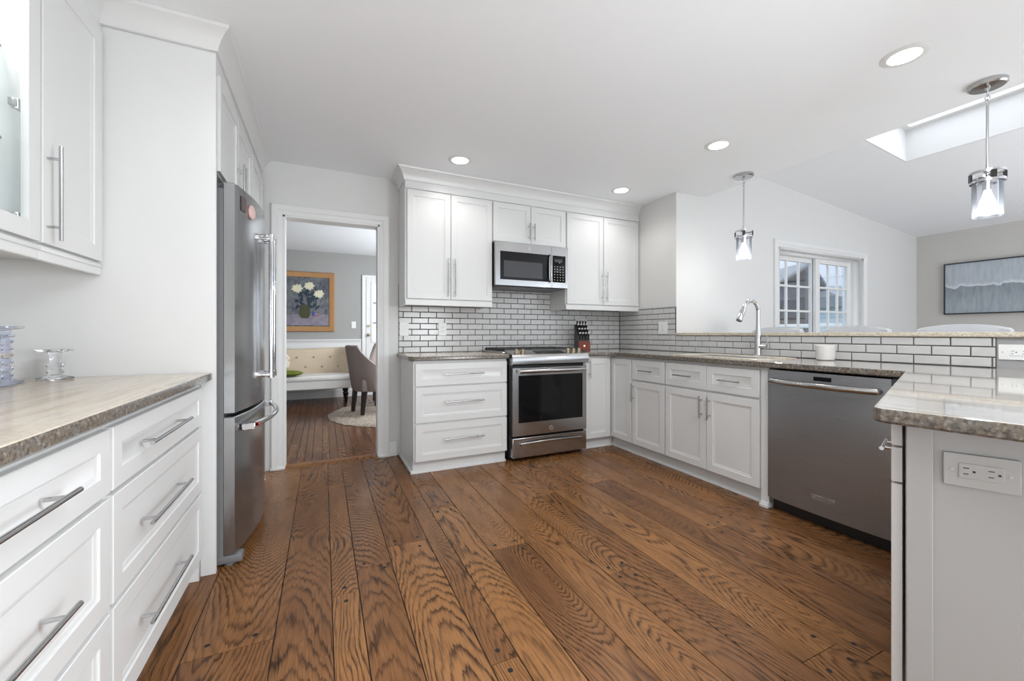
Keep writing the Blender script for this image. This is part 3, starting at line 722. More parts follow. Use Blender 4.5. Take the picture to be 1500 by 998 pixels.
# end panel with frame
pe = bpy.data.objects.new('end_panel', None); COL.objects.link(pe); pe.parent = pc; pe.location = (LW + .006, .006, 0); pe.rotation_euler = (0, 0, R(5)); pe['label'] = 'framed end panel, cabinet paint darkened for shade'
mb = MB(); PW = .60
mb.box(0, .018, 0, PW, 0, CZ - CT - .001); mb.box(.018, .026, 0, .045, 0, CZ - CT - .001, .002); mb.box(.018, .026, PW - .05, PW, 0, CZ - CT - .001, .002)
mb.build('panel', 'gray_and_panel_shade', pe)
PM = Matrix.Translation(o0) @ Matrix.Rotation(rz, 4, 'Z') @ Matrix.Translation(pe.location) @ Matrix.Rotation(R(5), 4, 'Z')
def outlet(label, loc, rz, horizontal=False, w=.072, h=.116, mat='outlet_white', kind='outlet', n=2, blank=False):
    """wall plate: front faces local -y"""
    r = thing('outlet_plate' if kind == 'outlet' else 'light_switch', label, 'outlet' if kind == 'outlet' else 'switch', loc, rz)
    mb = MB(); mb.box(-w / 2, w / 2, -.0065, 0, -h / 2, h / 2, .002); mb.build('plate', mat, r)
    if kind == 'switch':
        MB().box(-.016, .016, -.0085, -.006, -.033, .033, .0012).build('rocker', mat, r); return r
    W2, H2 = (.067, .034) if horizontal else (.034, .067)
    MB().box(-W2 / 2, W2 / 2, -.0085, -.006, -H2 / 2, H2 / 2, .0012).build('receptacle', mat, r)
    mb = MB()
    for s in (-1, 1):
        if horizontal:
            cx = s * .0185
            mb.box(cx - .008, cx + .001, -.0088, -.008, .0055, .0075); mb.box(cx - .008, cx + .0, -.0088, -.008, -.0075, -.0055); mb.box(cx + .006, cx + .0105, -.0088, -.008, -.0022, .0022)
        else:
            cz = s * .0185
            mb.box(.0055, .0075, -.0088, -.008, cz - .002, cz + .007); mb.box(-.0075, -.0055, -.0088, -.008, cz - .002, cz + .006); mb.box(-.0022, .0022, -.0088, -.008, cz - .0105, cz - .006)
    mb.build('slots', 'socket_black', r, label='dark socket slots')
    for s in (-1, 1):
        c = (s * (w / 2 - .014), -.0066, 0) if horizontal else (0, -.0066, s * (h / 2 - .010))
        MB().tube([c, (c[0], -.0076, c[2])], .003, 10).build('screw', 'nickel', r)
    return r
q = PM @ Vector((.0186, .118, .805))
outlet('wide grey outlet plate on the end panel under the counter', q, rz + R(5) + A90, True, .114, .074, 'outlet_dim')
outlet('white wide outlet box on the wall past the last bar tiles', (-.001, -3.035, 1.016), -A90, True, .142, .078, 'outlet_white')
outlet('white duplex outlet on the tiles left of the stove', (-2.140, -.0108, 1.152), 0, w=.078, h=.120)
outlet('white switch plate on the tiles at the doorway end', (-2.498, -.0108, 1.152), 0, w=.080, h=.125, kind='switch')
outlet('white plate with one jack on the sink wall tiles', (-.0108, -.684, 1.168), -A90, w=.118, h=.128)
outlet('white switch plate on the grey dining room wall', (-2.683, 3.93, 1.262), 0, w=.075, h=.118, kind='switch')

# ---- wall cabinets on the back wall
def wall_cab(label, x0, x1, z0, z1, fronts, rail=True, d=.308, y=-.31, left_end=False, group=None):
    r = thing('wall_cabinet', label, 'cabinet', (x0, y, 0), 0, group); w = x1 - x0
    MB().box(0, w, 0, d - .001, z0, 2.41).build('body', 'cabinet_white', r, smooth=False)
    for f in fronts: front(r, *f)
    if rail:
        mb = MB(); mb.box(0, w, -.016, .004, z0 - .052, z0 - .001, .003); mb.box(0, .016, .004, d - .001, z0 - .052, z0 - .001); mb.box(w - .016, w, .004, d - .001, z0 - .052, z0 - .001)
        mb.build('light_rail', 'cabinet_white', r)
    return r
wall_cab('white two-door wall cabinet left of the microwave', -2.545, -1.753, 1.405, 2.335, [
    ('door', .016, .394, 1.41, 2.335, ('z', .372, 1.60, .335)), ('door', .398, .788, 1.41, 2.335, ('z', .432, 1.60, .335))])
wall_cab('short white two-door wall cabinet over the microwave', -1.752, -.953, 1.966, 2.335, [
    ('door', .008, .398, 1.972, 2.335, ('z', .372, 2.085, .165)), ('door', .402, .792, 1.972, 2.335, ('z', .428, 2.085, .165))], rail=False)
wall_cab('white two-door wall cabinet in the corner right of the microwave', -.952, -.003, 1.405, 2.335, [
    ('door', .010, .459, 1.41, 2.335, ('z', .437, 1.60, .315)), ('door', .466, .940, 1.41, 2.335, ('z', .496, 1.60, .315))])
# crown over the back cabinets
CR = [(0, 2.408), (-.010, 2.411), (-.013, 2.43), (-.024, 2.455), (-.045, 2.488), (-.060, 2.499), (-.064, CEIL - .0005), (0, CEIL - .0005)]
def crown(path, name, label):
    """path: front-face polyline (x, y); moulding projects to the right-hand side of travel reversed (outside)"""
    P = [Vector((p[0], p[1], 0)) for p in path]; n = len(P); rings = []
    for i in range(n):
        e1 = (P[i] - P[i - 1]).normalized() if i > 0 else (P[1] - P[0]).normalized()
        e2 = (P[i + 1] - P[i]).normalized() if i < n - 1 else e1
        n1, n2 = Vector((e1.y, -e1.x, 0)), Vector((e2.y, -e2.x, 0)); m = n1 + n2; m = m / m.dot(n1)
        rings.append([(P[i] - m * d[0]) + Vector((0, 0, d[1])) for d in CR])
    mb = MB(); mb.loft(rings); return struct(name, mb, 'cabinet_white', label=label)
crown([(-2.545, -.004), (-2.545, -.312), (-.003, -.312)], 'trim_7', 'white crown moulding over the back wall cabinets')
struct('trim_9', MB().box(-2.545, -.003, -.324, -.311, 2.345, 2.409, .002), 'cabinet_white', label='white frieze board over the back wall cabinet doors')

# ---- microwave
mw = thing('microwave', 'stainless over-the-range microwave under the short wall cabinet', 'microwave', (-1.752, -.375, 1.543))
W, H = .772, .410
MB().box(.004, W - .004, 0, .37, .006, H - .002).build('body', 'black_plastic', mw)
mb = MB(); dx = .585; wx0, wx1, wz0, wz1 = .045, .560, .065, .325
for a in ((.0, wx0, 0.012, H), (wx1, dx, .012, H), (wx0, wx1, .012, wz0), (wx0, wx1, wz1, H)): mb.box(a[0], a[1], -.028, 0, a[2], a[3])
md = mb.build('door', 'steel', mw, smooth=False)
MB().box(wx0, wx1, -.0295, -.002, wz0, wz1, .001).build('door_window', 'black_glass', md)
MB().box(wx0 + .035, wx1 - .075, -.0302, -.029, wz0 + .025, wz1 - .085).build('mesh_screen', 'screen_glass', md)
mb = MB(); pts = [(.563, -.028, .325)] + [(.563, -.05 - .018 * math.sin(math.pi * i / 10), .315 - .24 * i / 10) for i in range(11)] + [(.563, -.028, .065)]
mb.tube(pts, .0095, 12); mb.build('handle', 'steel', md)
mb = MB()
for a in ((dx + .003, W, .012, .065), (dx + .003, W, .325, H), (W - .028, W, .065, .325), (dx + .003, dx + .012, .065, .325)): mb.box(a[0], a[1], -.028, 0, a[2], a[3])
cp = mb.build('control_panel', 'steel', mw, smooth=False)
mb = MB(); mb.box(dx + .012, W - .028, -.0285, -.002, .065, .325)
for i in range(4):
    for j in range(6): mb.box(dx + .030 + i * .032, dx + .040 + i * .032, -.0290, -.0283, .085 + j * .026, .091 + j * .026, mi=1)
mb.build('keypad', ['black_glass', 'outlet_grey'], cp)
MB().box(dx + .035, dx + .125, -.0292, -.0283, .262, .292).build('display', 'screen_glass', cp)
mb = MB(); mb.lathe([(.016, 0), (.016, .0025), (.013, .003), (.0, .002)], 20); mb.build('emblem', 'nickel', md, M=Matrix.Translation((.345, -.028, .365)) @ Matrix.Rotation(A90, 4, 'X'))
lettering('GE', md, (.345, -.0315, .365), .016, mat='grey_plastic', name='emblem_lettering')
MB().box(.03, W - .03, .02, .34, .0, .0055).build('vent_underside', 'grey_plastic', mw)

# ---- left run
YL = -1.532
ll = base_cab('white three-drawer base cabinet at the left next to the refrigerator panel', (-3.685, -2.425, 0), A90, .86, [
    ('drawer', .009, .859, .703, .868, ('x', .36, .786, .40)), ('drawer', .009, .859, .408, .690, ('x', .36, .548, .40)), ('drawer', .009, .859, .105, .394, ('x', .36, .252, .40))], d=.65, name='drawer_cabinet')
MB().box(.861, .892, -.008, .65, .0, CZ - CT - .001).build('filler', 'cabinet_white', ll)
base_cab('white three-drawer base cabinet nearest the camera on the left', (-3.685, -3.29, 0), A90, .862, [
    ('drawer', .006, .856, .703, .868, ('x', .43, .786, .40)), ('drawer', .006, .856, .408, .690, ('x', .43, .548, .40)), ('drawer', .006, .856, .105, .394, ('x', .43, .252, .40))], d=.65, name='drawer_cabinet')
# solid-door wall cabinet
uc = thing('wall_cabinet', 'white wall cabinet with solid door above the left counter', 'cabinet', (-4.03, -1.948, 0), A90)
MB().box(.0, .412, 0, .308, 1.405, 2.41).build('body', 'cabinet_white', uc, smooth=False)
front(uc, 'door', .006, .404, 1.412, 2.372, ('z', .030, 1.585, .32), st=.06)
mb = MB(); mb.box(-.0, .412, -.014, .006, 1.354, 1.404, .004); mb.box(-.0, .412, -.018, -.012, 1.385, 1.397, .002); mb.build('light_rail', 'cabinet_white', uc)
# glass-door wall cabinet (hollow)
gc = thing('glass_cabinet', 'white wall cabinet with glass door at the upper left edge', 'cabinet', (-4.03, -2.43, 0), A90)
mb = MB(); W = .48
mb.box(0, .018, 0, .308, 1.405, 2.41); mb.box(W - .018, W, 0, .308, 1.405, 2.41); mb.box(.018, W - .018, .29, .308, 1.405, 2.41); mb.box(.018, W - .018, 0, .29, 1.405, 1.425); mb.box(.018, W - .018, 0, .29, 2.385, 2.41)
mb.build('body', 'cabinet_white', gc, smooth=False)
mb = MB(); s_ = .058
mb.box(.004, .004 + s_, -.02, 0, 1.412, 2.372, .002); mb.box(W - .004 - s_, W - .004, -.02, 0, 1.412, 2.372, .002); mb.box(.004 + s_, W - .004 - s_, -.02, 0, 1.412, 1.412 + s_, .002); mb.box(.004 + s_, W - .004 - s_, -.02, 0, 2.372 - s_, 2.372, .002)
gd = mb.build('door', 'cabinet_white', gc)
MB().box(.004 + s_ - .006, W + .002 - s_, -.010, -.007, 1.412 + s_ - .006, 2.378 - s_).build('pane', 'cabinet_glass', gd)
mb = MB()
for z in (1.475, 1.83, 2.27): mb.box(W - .075, W - .022, .006, .022, z - .012, z + .012, .003); mb.tube([(W - .055, .012, z + .015), (W - .055, .012, z - .015)], .010, 10)
mb.build('hinge', 'nickel', gc)
for z in (1.725, 2.015): MB().box(.022, W - .022, .0635, .285, z, z + .008).box(.022, W - .022, .06, .063, z, z + .008, mi=1).build('shelf', ['shelf_glass', 'shelf_edge'], gc)
mb = MB(); mb.box(.0, W, -.014, .006, 1.354, 1.404, .004); mb.box(.0, W, -.018, -.012, 1.385, 1.397, .002); mb.build('light_rail', 'cabinet_white', gc)
MB().lathe([(.03, 2.378), (.03, 2.384), (0, 2.3845)], 16, (W / 2, .14, 0)).build('puck_light', 'lens_glow', gc)
l = bpy.data.lights.new('puck_lamp', 'POINT'); l.energy = CAB_W; l.shadow_soft_size = .03; lo = bpy.data.objects.new('puck_lamp', l); COL.objects.link(lo); lo.parent = gc; lo.location = (W / 2, .12, 2.35)
# tall refrigerator surround panel
fp = tag(MB().box(XL + .002, -3.621, -1.53, -1.510, 0, 2.41, .0015).build('refrigerator_surround', 'cabinet_white'), 'tall white end panel standing between left counter and refrigerator', 'cabinet panel')
# over-fridge cabinet and pantry
of = thing('wall_cabinet', 'white two-door cabinet above the refrigerator', 'cabinet', (-3.63, -1.508, 0), A90)
MB().box(0, .925, 0, .70, 1.872, 2.41).build('body', 'cabinet_white', of, smooth=False)
front(of, 'door', .012, .455, 1.876, 2.325, ('z', .425, 1.98, .18)); front(of, 'door', .461, .915, 1.876, 2.325, ('z', .491, 1.98, .18))
pn = thing('pantry_cabinet', 'tall white pantry cabinet between refrigerator and doorway', 'cabinet', (-3.625, -.580, 0), A90)
MB().box(0, .548, 0, .70, .06, 2.41).build('body', 'cabinet_white', pn, smooth=False)
front(pn, 'door', .010, .540, .06, 1.86, ('z', .05, 1.1, .3)); front(pn, 'door', .010, .540, 1.876, 2.325)
MB().box(.0, .548, -.018, .70, 0, .058, .003).build('plinth', 'cabinet_white', pn)
crown([(-4.03 + .0, -3.9), (-4.03, -1.615), (-4.03, -1.53), (-3.621, -1.53), (-3.621, -.004)][0:2] + [(-4.03, -1.53)] if False else [(-4.03, -3.9), (-4.03, -1.533), (-3.621, -1.533), (-3.621, -.004)], 'trim_8', 'white crown moulding along the left cabinets and refrigerator panel')
struct('trim_10', MB().box(-3.631, -3.6215, -1.508, -.03, 2.33, 2.409, .002), 'cabinet_white', label='white frieze board over the refrigerator cabinets')
struct('trim_11', MB().box(-4.03, -4.018, -3.9, -1.533, 2.376, 2.409, .002), 'cabinet_white', label='white frieze board over the left wall cabinets')

# ---- refrigerator
fr = thing('refrigerator', 'stainless French-door refrigerator with bottom freezer drawer', 'refrigerator', (-3.60, -1.490, 0), A90)
W = .905
MB().box(.003, W - .003, .0, .66, .05, 1.80).build('body', 'grey_plastic', fr)
def fz(x, full=W): f = (x - full / 2) / (full / 2); return -.045 - .065 * (1 - f * f)
def fdoor(name, xa, xb, za, zb, parent):
    mb = MB(); N = 16; xs = [xa + (xb - xa) * i / N for i in range(N + 1)]
    rings = []
    for ins, z in ((.004, za), (0, za + .004), (0, zb - .004), (.004, zb)):
        rings.append([(min(max(x, xa + ins), xb - ins), fz(x) + ins, z) for x in xs] + [(xb - ins, -.002, z), (xa + ins, -.002, z)])
    mb.loft(rings); return mb.build(name, 'steel_fridge', parent, ang=40)
dl = fdoor('door', 0, W / 2 - .002, .728, 1.832, fr); dr_ = fdoor('door', W / 2 + .002, W, .728, 1.832, fr); fzd = fdoor('freezer_drawer', 0, W, .055, .712, fr)
for d_, x in ((dl, W / 2 - .055), (dr_, W / 2 + .055)):
    mb = MB(); y = fz(x) - .048
    mb.tube([(x, y, .865), (x, y, 1.675)], .0135, 16)
    for z in (.875, 1.665): mb.box(x - .014, x + .014, y - .004, fz(x) + .004, z - .014, z + .014, .004); mb.tube([(x, y, z - .018), (x, y, z + .018)], .0165, 16)
    mb.build('handle', 'chrome', d_)
mb = MB(); pts = []
for i in range(17):
    f = i / 16; x = .085 + f * (W - .17); pts.append((x, fz(x) - .040 - .022 * math.sin(math.pi * f), .650))
mb.tube(pts, .0145, 14)
for x in (.085, W - .085): mb.box(x - .035, x + .016, fz(x) - .055, fz(x) + .003, .633, .667, .004)
hf = mb.build('handle', 'chrome', fzd)
x = .108; mb = MB(); mb.lathe([(.0145, 0), (.0135, .004), (.0, .006)], 16); mb.build('emblem', 'emblem_red', fzd, M=Matrix.Translation((x, fz(x) - .058, .650)) @ Matrix.Rotation(A90, 4, 'X'))
x = .60; MB().box(-.05, .05, -.0015, .001, -.012, .012, .0006).build('badge', 'chrome', fzd, M=Matrix.Translation((x, fz(x), .215)) @ Matrix.Rotation(math.atan((x - W / 2) * .65), 4, 'Z'))
lettering('KitchenAid', fzd, (x, fz(x) - .0028, .215), .019, mat='grey_plastic')
mb = MB()
for xx in (.04, W - .09): mb.box(xx, xx + .05, -.055, .06, 1.802, 1.836, .004)
mb.build('hinge_cover', 'grey_plastic', fr)
mb = MB()
for xx in (.004, W - .064): MB().box(xx, xx + .06, -.075, .08, .012, .052, .008).tube([(xx + .03, -.02, 0), (xx + .03, -.02, .02)], .022, 12).build('foot', 'grey_plastic', fr)
for xx in (.05, W - .05): MB().tube([(xx, .6, 0), (xx, .6, .055)], .02, 10).build('foot', 'grey_plastic', fr)
def on_fridge(x, z, d=0.0):
    p = Vector((x, fz(x) - d, z)); return Matrix.Rotation(A90, 4, 'Z') @ p + Vector(fr.location), A90 + math.atan(.065 * 2 * (x - W / 2) / (W / 2) ** 2)
pz, az = on_fridge(.085, 1.755, .0012); m_ = tag(MB().box(-.028, .028, -.003, 0, -.035, .035, .001).build('magnet', 'magnet_photo'), 'dark photo magnet near the top of the refrigerator door', 'magnet'); m_.location = pz; m_.rotation_euler = (0, 0, az)
pz, az = on_fridge(.175, 1.742, .0012); m_ = tag(MB().lathe([(.036, 0), (.036, .008), (.030, .012), (0, .013)], 20).build('magnet', 'magnet_pale', M=Matrix.Rotation(A90, 4, 'X')), 'round pinkish magnet beside the dark photo magnet', 'magnet'); m_.location = pz; m_.rotation_euler = (0, 0, az)

# ---- glass candle holders on the left counter
def holder(label, x, y, h, mat, rb):
    r = [(rb * .9, 0), (rb, .003), (rb, .007), (rb * .55, .014), (.018, .02)]
    z = .02; k = 0
    while z < h - .05:
        r += [(.021, z + .003), (.025, z + .010), (.021, z + .017), (.015, z + .021)]; z += .024; k += 1
    r += [(.017, h - .028), (.020, h - .014), (rb * .95, h - .008), (rb, h - .006), (rb, h - .001), (rb * .95, h), (.024, h), (.022, h - .006), (0, h - .006)]
    o = MB().lathe(r, 28).build('candle_holder', mat); o.location = (x, y, CZ + .0006); return tag(o, label, 'candle holder', 'glass candle holders')
holder('short clear glass candle holder with flat top on the left counter', -4.118, -1.625, .118, 'crystal', .052)
holder('taller iridescent glass candle holder touching the short one side', -4.205, -1.735, .205, 'crystal_blue', .050)
holder('iridescent glass candle holder cut by the left edge of the view', -4.175, -1.845, .175, 'crystal_blue', .050)

# ---- knife block and knives
kb = thing('knife_block', 'red-fronted dark knife block on the counter beside the stove', 'knife block', (-.685, -.225, CZ), R(-20))
MB().prism([(-.075, .0), (.10, 0), (.10, .275), (.085, .275), (-.075, .097)], -.062, .062, 'x').build('body', 'block_dark', kb)
MB().box(-.062, .062, -.083, -.075, .002, .095, .002).build('front_plate', 'block_red', kb, label='glossy red-brown front board')
MB().lathe([(.010, 0), (.010, .001), (0, .0012)], 14).build('emblem', 'brass', kb, M=Matrix.Translation((0, -.083, .05)) @ Matrix.Rotation(A90, 4, 'X'))
kn0 = thing('knife', '', 'knife', (0, 0, 0), 0, 'knives in the block')
mb = MB(); mb.prism([(-.009, .0), (.009, 0), (.010, .03), (.008, .06), (.0105, .085), (-.0105, .085), (-.008, .06), (-.010, .03)], -.0065, .0065, 'y'); mb.build('handle', 'knife_black', kn0)
MB().box(-.0115, .0115, -.009, .009, .083, .099, .003).build('end_cap', 'cap_steel', kn0)
MB().box(-.008, .008, -.0008, .0008, -.045, .0).build('blade', 'steel', kn0)
Mk = Matrix.Translation(kb.location) @ Matrix.Rotation(R(-20), 4, 'Z')
rows = ['front row of the block', 'second row of the block', 'third row of the block', 'back row of the block']; first = True
cols_ = ['leftmost', 'second from left', 'third from left', 'rightmost']
for j in range(4):
    for i in range(4):
        f = .08 + .26 * j
        p = Mk @ Vector((-.045 + .03 * i, -.072 + .152 * f, .098 + .176 * f - .002))
        lab = 'black knife with steel cap, %s in the %s' % (cols_[i], rows[j])
        k = kn0 if first else copy_thing(kn0, p); first = False
        k.location = p; k['label'] = lab; k.rotation_euler = (R(20), 0, R(-20))
        if j == 0: k.scale = (.85, .85, .85)

# ---- recessed lights
def can(x, y, label, k=1.0):
    r = thing('recessed_light', label, 'ceiling light', (x, y, CEIL), 0, 'recessed ceiling lights')
    mb = MB(); mb.lathe([(.068, -.0005), (.066, -.006), (.090, -.004), (.096, -.0005)], 36, cap=False); mb.build('trim_ring', 'trim_white', r)
    MB().lathe([(.067, -.0012), (.0665, -.004), (0, -.0045)], 36).build('lens', 'lens_glow', r)
    l = bpy.data.lights.new('can_lamp', 'SPOT'); l.energy = CAN_W * 4 * k; l.spot_size = R(150); l.spot_blend = .6; l.shadow_soft_size = .065; l.color = (1, .985, .96)
    o = bpy.data.objects.new('can_lamp', l); COL.objects.link(o); o.parent = r; o.location = (0, 0, -.02)
can(-2.17, -.66, 'recessed ceiling light over the drawers left of the stove')
can(-.532, -.66, 'recessed ceiling light over the right-hand wall cabinets')
can(-.51, -1.72, 'recessed ceiling light over the sink')
can(-.515, -2.786, 'recessed ceiling light over the dishwasher, largest in view')

can(-3.62, -2.79, 'recessed ceiling light over the left drawers', 0.35)

# ---- pendants
def pendant(x, y, label):
    r = thing('pendant_lamp', label, 'pendant lamp', (x, y, CEIL), 0, 'pendant lamps over the bar')
    MB().lathe([(.078, -.0005), (.078, -.020), (.070, -.026), (.012, -.03), (.009, -.045), (0, -.046)], 32).build('canopy', 'pull_nickel', r)
    mb = MB()
    for k in range(3):
        a = k * A90; c = Vector((0, 0, -.060 - .024 * k)); d = Vector((math.cos(a), math.sin(a), 0))
        mb.tube([c + d * (.009 * math.cos(R(q))) + Vector((0, 0, .017 * math.sin(R(q)))) for q in range(0, 360, 30)], .0024, 8, closed=True)
    mb.build('chain', 'chrome', r)
    MB().tube([(0, 0, -.122), (0, 0, -.46)], .006, 12).build('stem', 'nickel', r)
    mb = MB()
    for z in (-.495, -.545):
        mb.lathe([(.066, z), (.070, z), (.070, z - .014), (.066, z - .014), (.066, z)], 36, cap=False)
    mb.tube([(-.066, 0, -.502), (.066, 0, -.502)], .006, 8); mb.tube([(0, 0, -.455), (0, 0, -.56)], .008, 12)
    fb = mb.build('band', 'chrome', r)
    for k in range(4):
        a = k * A90 + R(35); mb = MB(); mb.box(-.012, .012, -.005, .005, -.548, -.505, .001)
        mb.build('clip', 'black_plastic', fb, M=Matrix.Rotation(a, 4, 'Z') @ Matrix.Translation((0, -.067, 0)))
    mb = MB(); mb.lathe([(.060, -.535), (.060, -.748), (.0575, -.748), (.0575, -.535), (.060, -.535)], 36, cap=False); mb.build('glass_shade', 'shade_glass', r)
    MB().lathe([(.020, -.555), (.021, -.60), (.0, -.601)], 18).build('socket', 'nickel', r)
    MB().lathe([(.013, -.598), (.016, -.615), (.030, -.66), (.033, -.685), (.027, -.71), (.012, -.722), (0, -.724)], 20).build('bulb', 'bulb_glow', r)
    l = bpy.data.lights.new('bulb_lamp', 'POINT'); l.energy = PEND_W * 4; l.shadow_soft_size = .035; o = bpy.data.objects.new('bulb_lamp', l); COL.objects.link(o); o.parent = r; o.location = (0, 0, -.775)
pendant(.195, -1.42, 'glass jar pendant lamp hanging beyond the faucet')
pendant(.195, -2.87, 'glass jar pendant lamp hanging in front of the skylight')

# ---- bar stools beyond the ledge
def stool(y, label):
    r = thing('bar_stool', label, 'bar stool', (.80, y, 0), 0, 'bar stools behind the ledge')
    mb = MB(); N = 14; rings = []
    for z, dx in ((.70, -.02), (.9, .0), (1.06, .02), (1.13, .028)):
        rings.append([(dx + .035 * s + .02 * (1 - (yy / .225) ** 2) * 1.0, yy, z if z < 1.1 else 1.128 + .036 * max(0, 1 - (yy / .24) ** 2) ** .8 - .0) for s, ys in ((-1, 1), (1, -1)) for yy in [ys * (-.225 + .45 * i / N) for i in range(N + 1)]])
    top = [(p[0] * .6 + .01, p[1] * .965, p[2] + .012) for p in rings[-1]]
    mb.loft(rings + [top]); mb.build('backrest', 'stool_grey', r)
    MB().box(-.40, .0, -.225, .225, .64, .74, .03).build('seat', 'stool_grey', r)
    for sx, sy in ((-.37, -.2), (-.37, .2), (-.03, -.2), (-.03, .2)):
        MB().tube([(sx, sy, 0), (sx * .98 - .005, sy * .95, .65)], [.014, .02], 10).build('leg', 'dark_wood', r)
    mb = MB(); mb.tube([(-.37, -.195, .25), (-.37, .195, .25)], .01, 10); mb.tube([(-.03, -.195, .25), (-.03, .195, .25)], .01, 10); mb.build('foot_rail', 'dark_wood', r)
stool(-1.315, 'grey upholstered bar stool nearest the window wall, behind the faucet')
stool(-1.955, 'grey upholstered bar stool in front of the sliding glass door')
stool(-2.575, 'grey upholstered bar stool below the abstract painting')

# ---- abstract painting on the far wall
pa = thing('painting', 'wide blue-grey abstract painting in thin dark frame on far wall', 'painting', (4.872, -2.10, 1.735))
MB().box(-.030, .006, -.935, .935, -.345, .345).build('canvas', 'abstract_paint', pa)
mb = MB()
for a in ((-.945, -.933, -.357, .357), (.933, .945, -.357, .357), (-.933, .933, -.357, -.343), (-.933, .933, .343, .357)): mb.box(-.042, .006, a[0], a[1], a[2], a[3])
mb.build('frame', 'frame_black', pa, smooth=False)

# ------------------------------------------------------------------ dining room contents
px0, px1, pz0, pz1 = -3.82, -2.995, 1.142, 2.155
fl = thing('painting', 'still life painting of white flowers in gold frame above the settee', 'painting', ((px0 + px1) / 2, 3.928, (pz0 + pz1) / 2))
hw, hh = (px1 - px0) / 2, (pz1 - pz0) / 2; fw = .088
mb = MB()
def frg(i, y): return [(-hw + i, y, -hh + i), (hw - i, y, -hh + i), (hw - i, y, hh - i), (-hw + i, y, hh - i)]
mb.loft([frg(0, 0), frg(0, -.03), frg(.012, -.045), frg(.03, -.04), (frg(.075, -.03)), frg(fw, -.02), frg(fw, 0)], False, False)
mb.build('frame', 'gold_frame', fl)
MB().box(-hw + fw, hw - fw, -.016, -.002, -hh + fw, hh - fw).build('canvas', 'canvas_gray', fl)
rf = random.Random(2)
def disc(mb, x, z, rx, rz_, y, a=0, n=14): mb.face([(x + rx * math.cos(t) * math.cos(a) - rz_ * math.sin(t) * math.sin(a), y, z + rx * math.cos(t) * math.sin(a) + rz_ * math.sin(t) * math.cos(a)) for t in [2 * math.pi * i / n for i in range(n)]])
mb = MB(); mb.face([(-.32, -.0165, -.40), (.32, -.0165, -.40), (.32, -.0165, -.22), (.1, -.0165, -.19), (-.32, -.0165, -.23)]); mb.build('painted_cloth', 'cloth_lilac', fl)
mb = MB()
for i in range(34):
    disc(mb, rf.uniform(-.18, .16), rf.uniform(-.1, .2), rf.uniform(.03, .06), rf.uniform(.015, .03), -.0168 - i * .00002, rf.uniform(0, 3.1))
for x in (-.1, .0, .12): mb.box(x - .006, x + .006, -.0172, -.0168, -.15, .24)
mb.build('painted_leaves', 'leaf_blue', fl)
mb = MB(); mb.face([(p[0] - .05, -.0180, p[1] - .2) for p in ((-.05, -.08), (.05, -.08), (.085, -.02), (.08, .08), (.05, .15), (-.05, .15), (-.08, .08), (-.085, -.02))]); mb.build('painted_vase', 'vase_green', fl)
mb = MB()
for cx, cz, s in ((-.16, .22, .11), (.02, .27, .10), (.17, .14, .105)):
    for k in range(26):
        a = k * 2.4; q = s * (.35 + .65 * (k / 26))
        disc(mb, cx + q * .6 * math.cos(a), cz + q * .5 * math.sin(a), .035, .011, -.0182 - (26 - k) * .00003, a, 8)
mb.build('painted_blossoms', 'petal', fl)
mb = MB(); mb.face([(.06, -.0184, -.26), (.2, -.0184, -.22), (.23, -.0184, -.20), (.09, -.0184, -.24)]); mb.build('painted_book', 'book_red', fl)
mb = MB(); mb.face([(.06, -.0186, -.24), (.1, -.0186, -.23), (.1, -.0186, -.17), (.06, -.0186, -.18)]); mb.build('painted_box', 'book_blue', fl)

# settee
st = thing('settee', 'cream tufted settee with white seat against the wainscot', 'settee', (-3.56, 3.45, 0))
hw = .80
mb = MB(); N = 28; xs = [-hw + 2 * hw * i / N for i in range(N + 1)]
def wrap(x):
    f = abs(x) / hw; return .36 - .30 * max(0, (f - .72) / .28) ** 1.6
def toph(x): f = abs(x) / hw; return .845 + .03 * f ** 2 - .02 * max(0, (f - .9) / .1)
rings = []
for t_, zf in ((0, 0), (0, .35), (0, .7), (.0, 1.0), (.05, 1.035), (.11, 1.0), (.12, .7), (.12, 0)):
    rings.append([(x * (1 - .0), wrap(x) - .12 + t_ - (.03 * math.sin(zf * 3.1) if t_ == 0 else 0), .40 + (toph(x) - .40) * zf) for x in xs])
mb.loft(rings, False, False, closed=False)
mb.face([Vector(r[0]) for r in rings]); mb.face([Vector(r[-1]) for r in rings])
bk = mb.build('backrest', 'sofa_cream', st, ang=60)
mb = MB()
for j, z in enumerate((.56, .72)):
    for i in range(6 + j):
        x = (-.62 + .248 * i) if j == 0 else (-.744 + .248 * i)
        if abs(x) < .72: mb.ball((x, wrap(x) - .148, z), .018, .010, .018, 10, 6)
mb.build('tufting_buttons', 'sofa_button', bk)
MB().box(-.79, .79, -.33, .26, .37, .455, .035).build('seat', 'sofa_white', st)
MB().box(-.78, .78, -.31, .34, .245, .375, .012).build('apron', 'sofa_white', st)
for sx, sy in ((-.72, -.27), (.72, -.27), (-.72, .29), (.72, .29)):
    MB().lathe([(.012, 0), (.016, .01), (.022, .06), (.03, .10), (.018, .115), (.032, .135), (.036, .16), (.022, .185), (.03, .2), (.033, .25)], 14, (sx, sy, 0)).build('leg', 'dark_wood', st)
mb = MB(); mb.ball((0, 0, 0), .20, .07, .20, 20, 12)
c1 = mb.build('cushion', 'pillow_floral', M=Matrix.Translation((-3.84, 3.42, .66)) @ Matrix.Rotation(R(-18), 4, 'X')); tag(c1, 'floral cream cushion leaning on the settee back', 'cushion')
mb = MB(); mb.ball((0, 0, 0), .21, .15, .045, 20, 12)
c2 = mb.build('cushion', 'pillow_green', M=Matrix.Translation((-3.66, 3.19, .504))); tag(c2, 'green cushion lying on the settee seat', 'cushion')

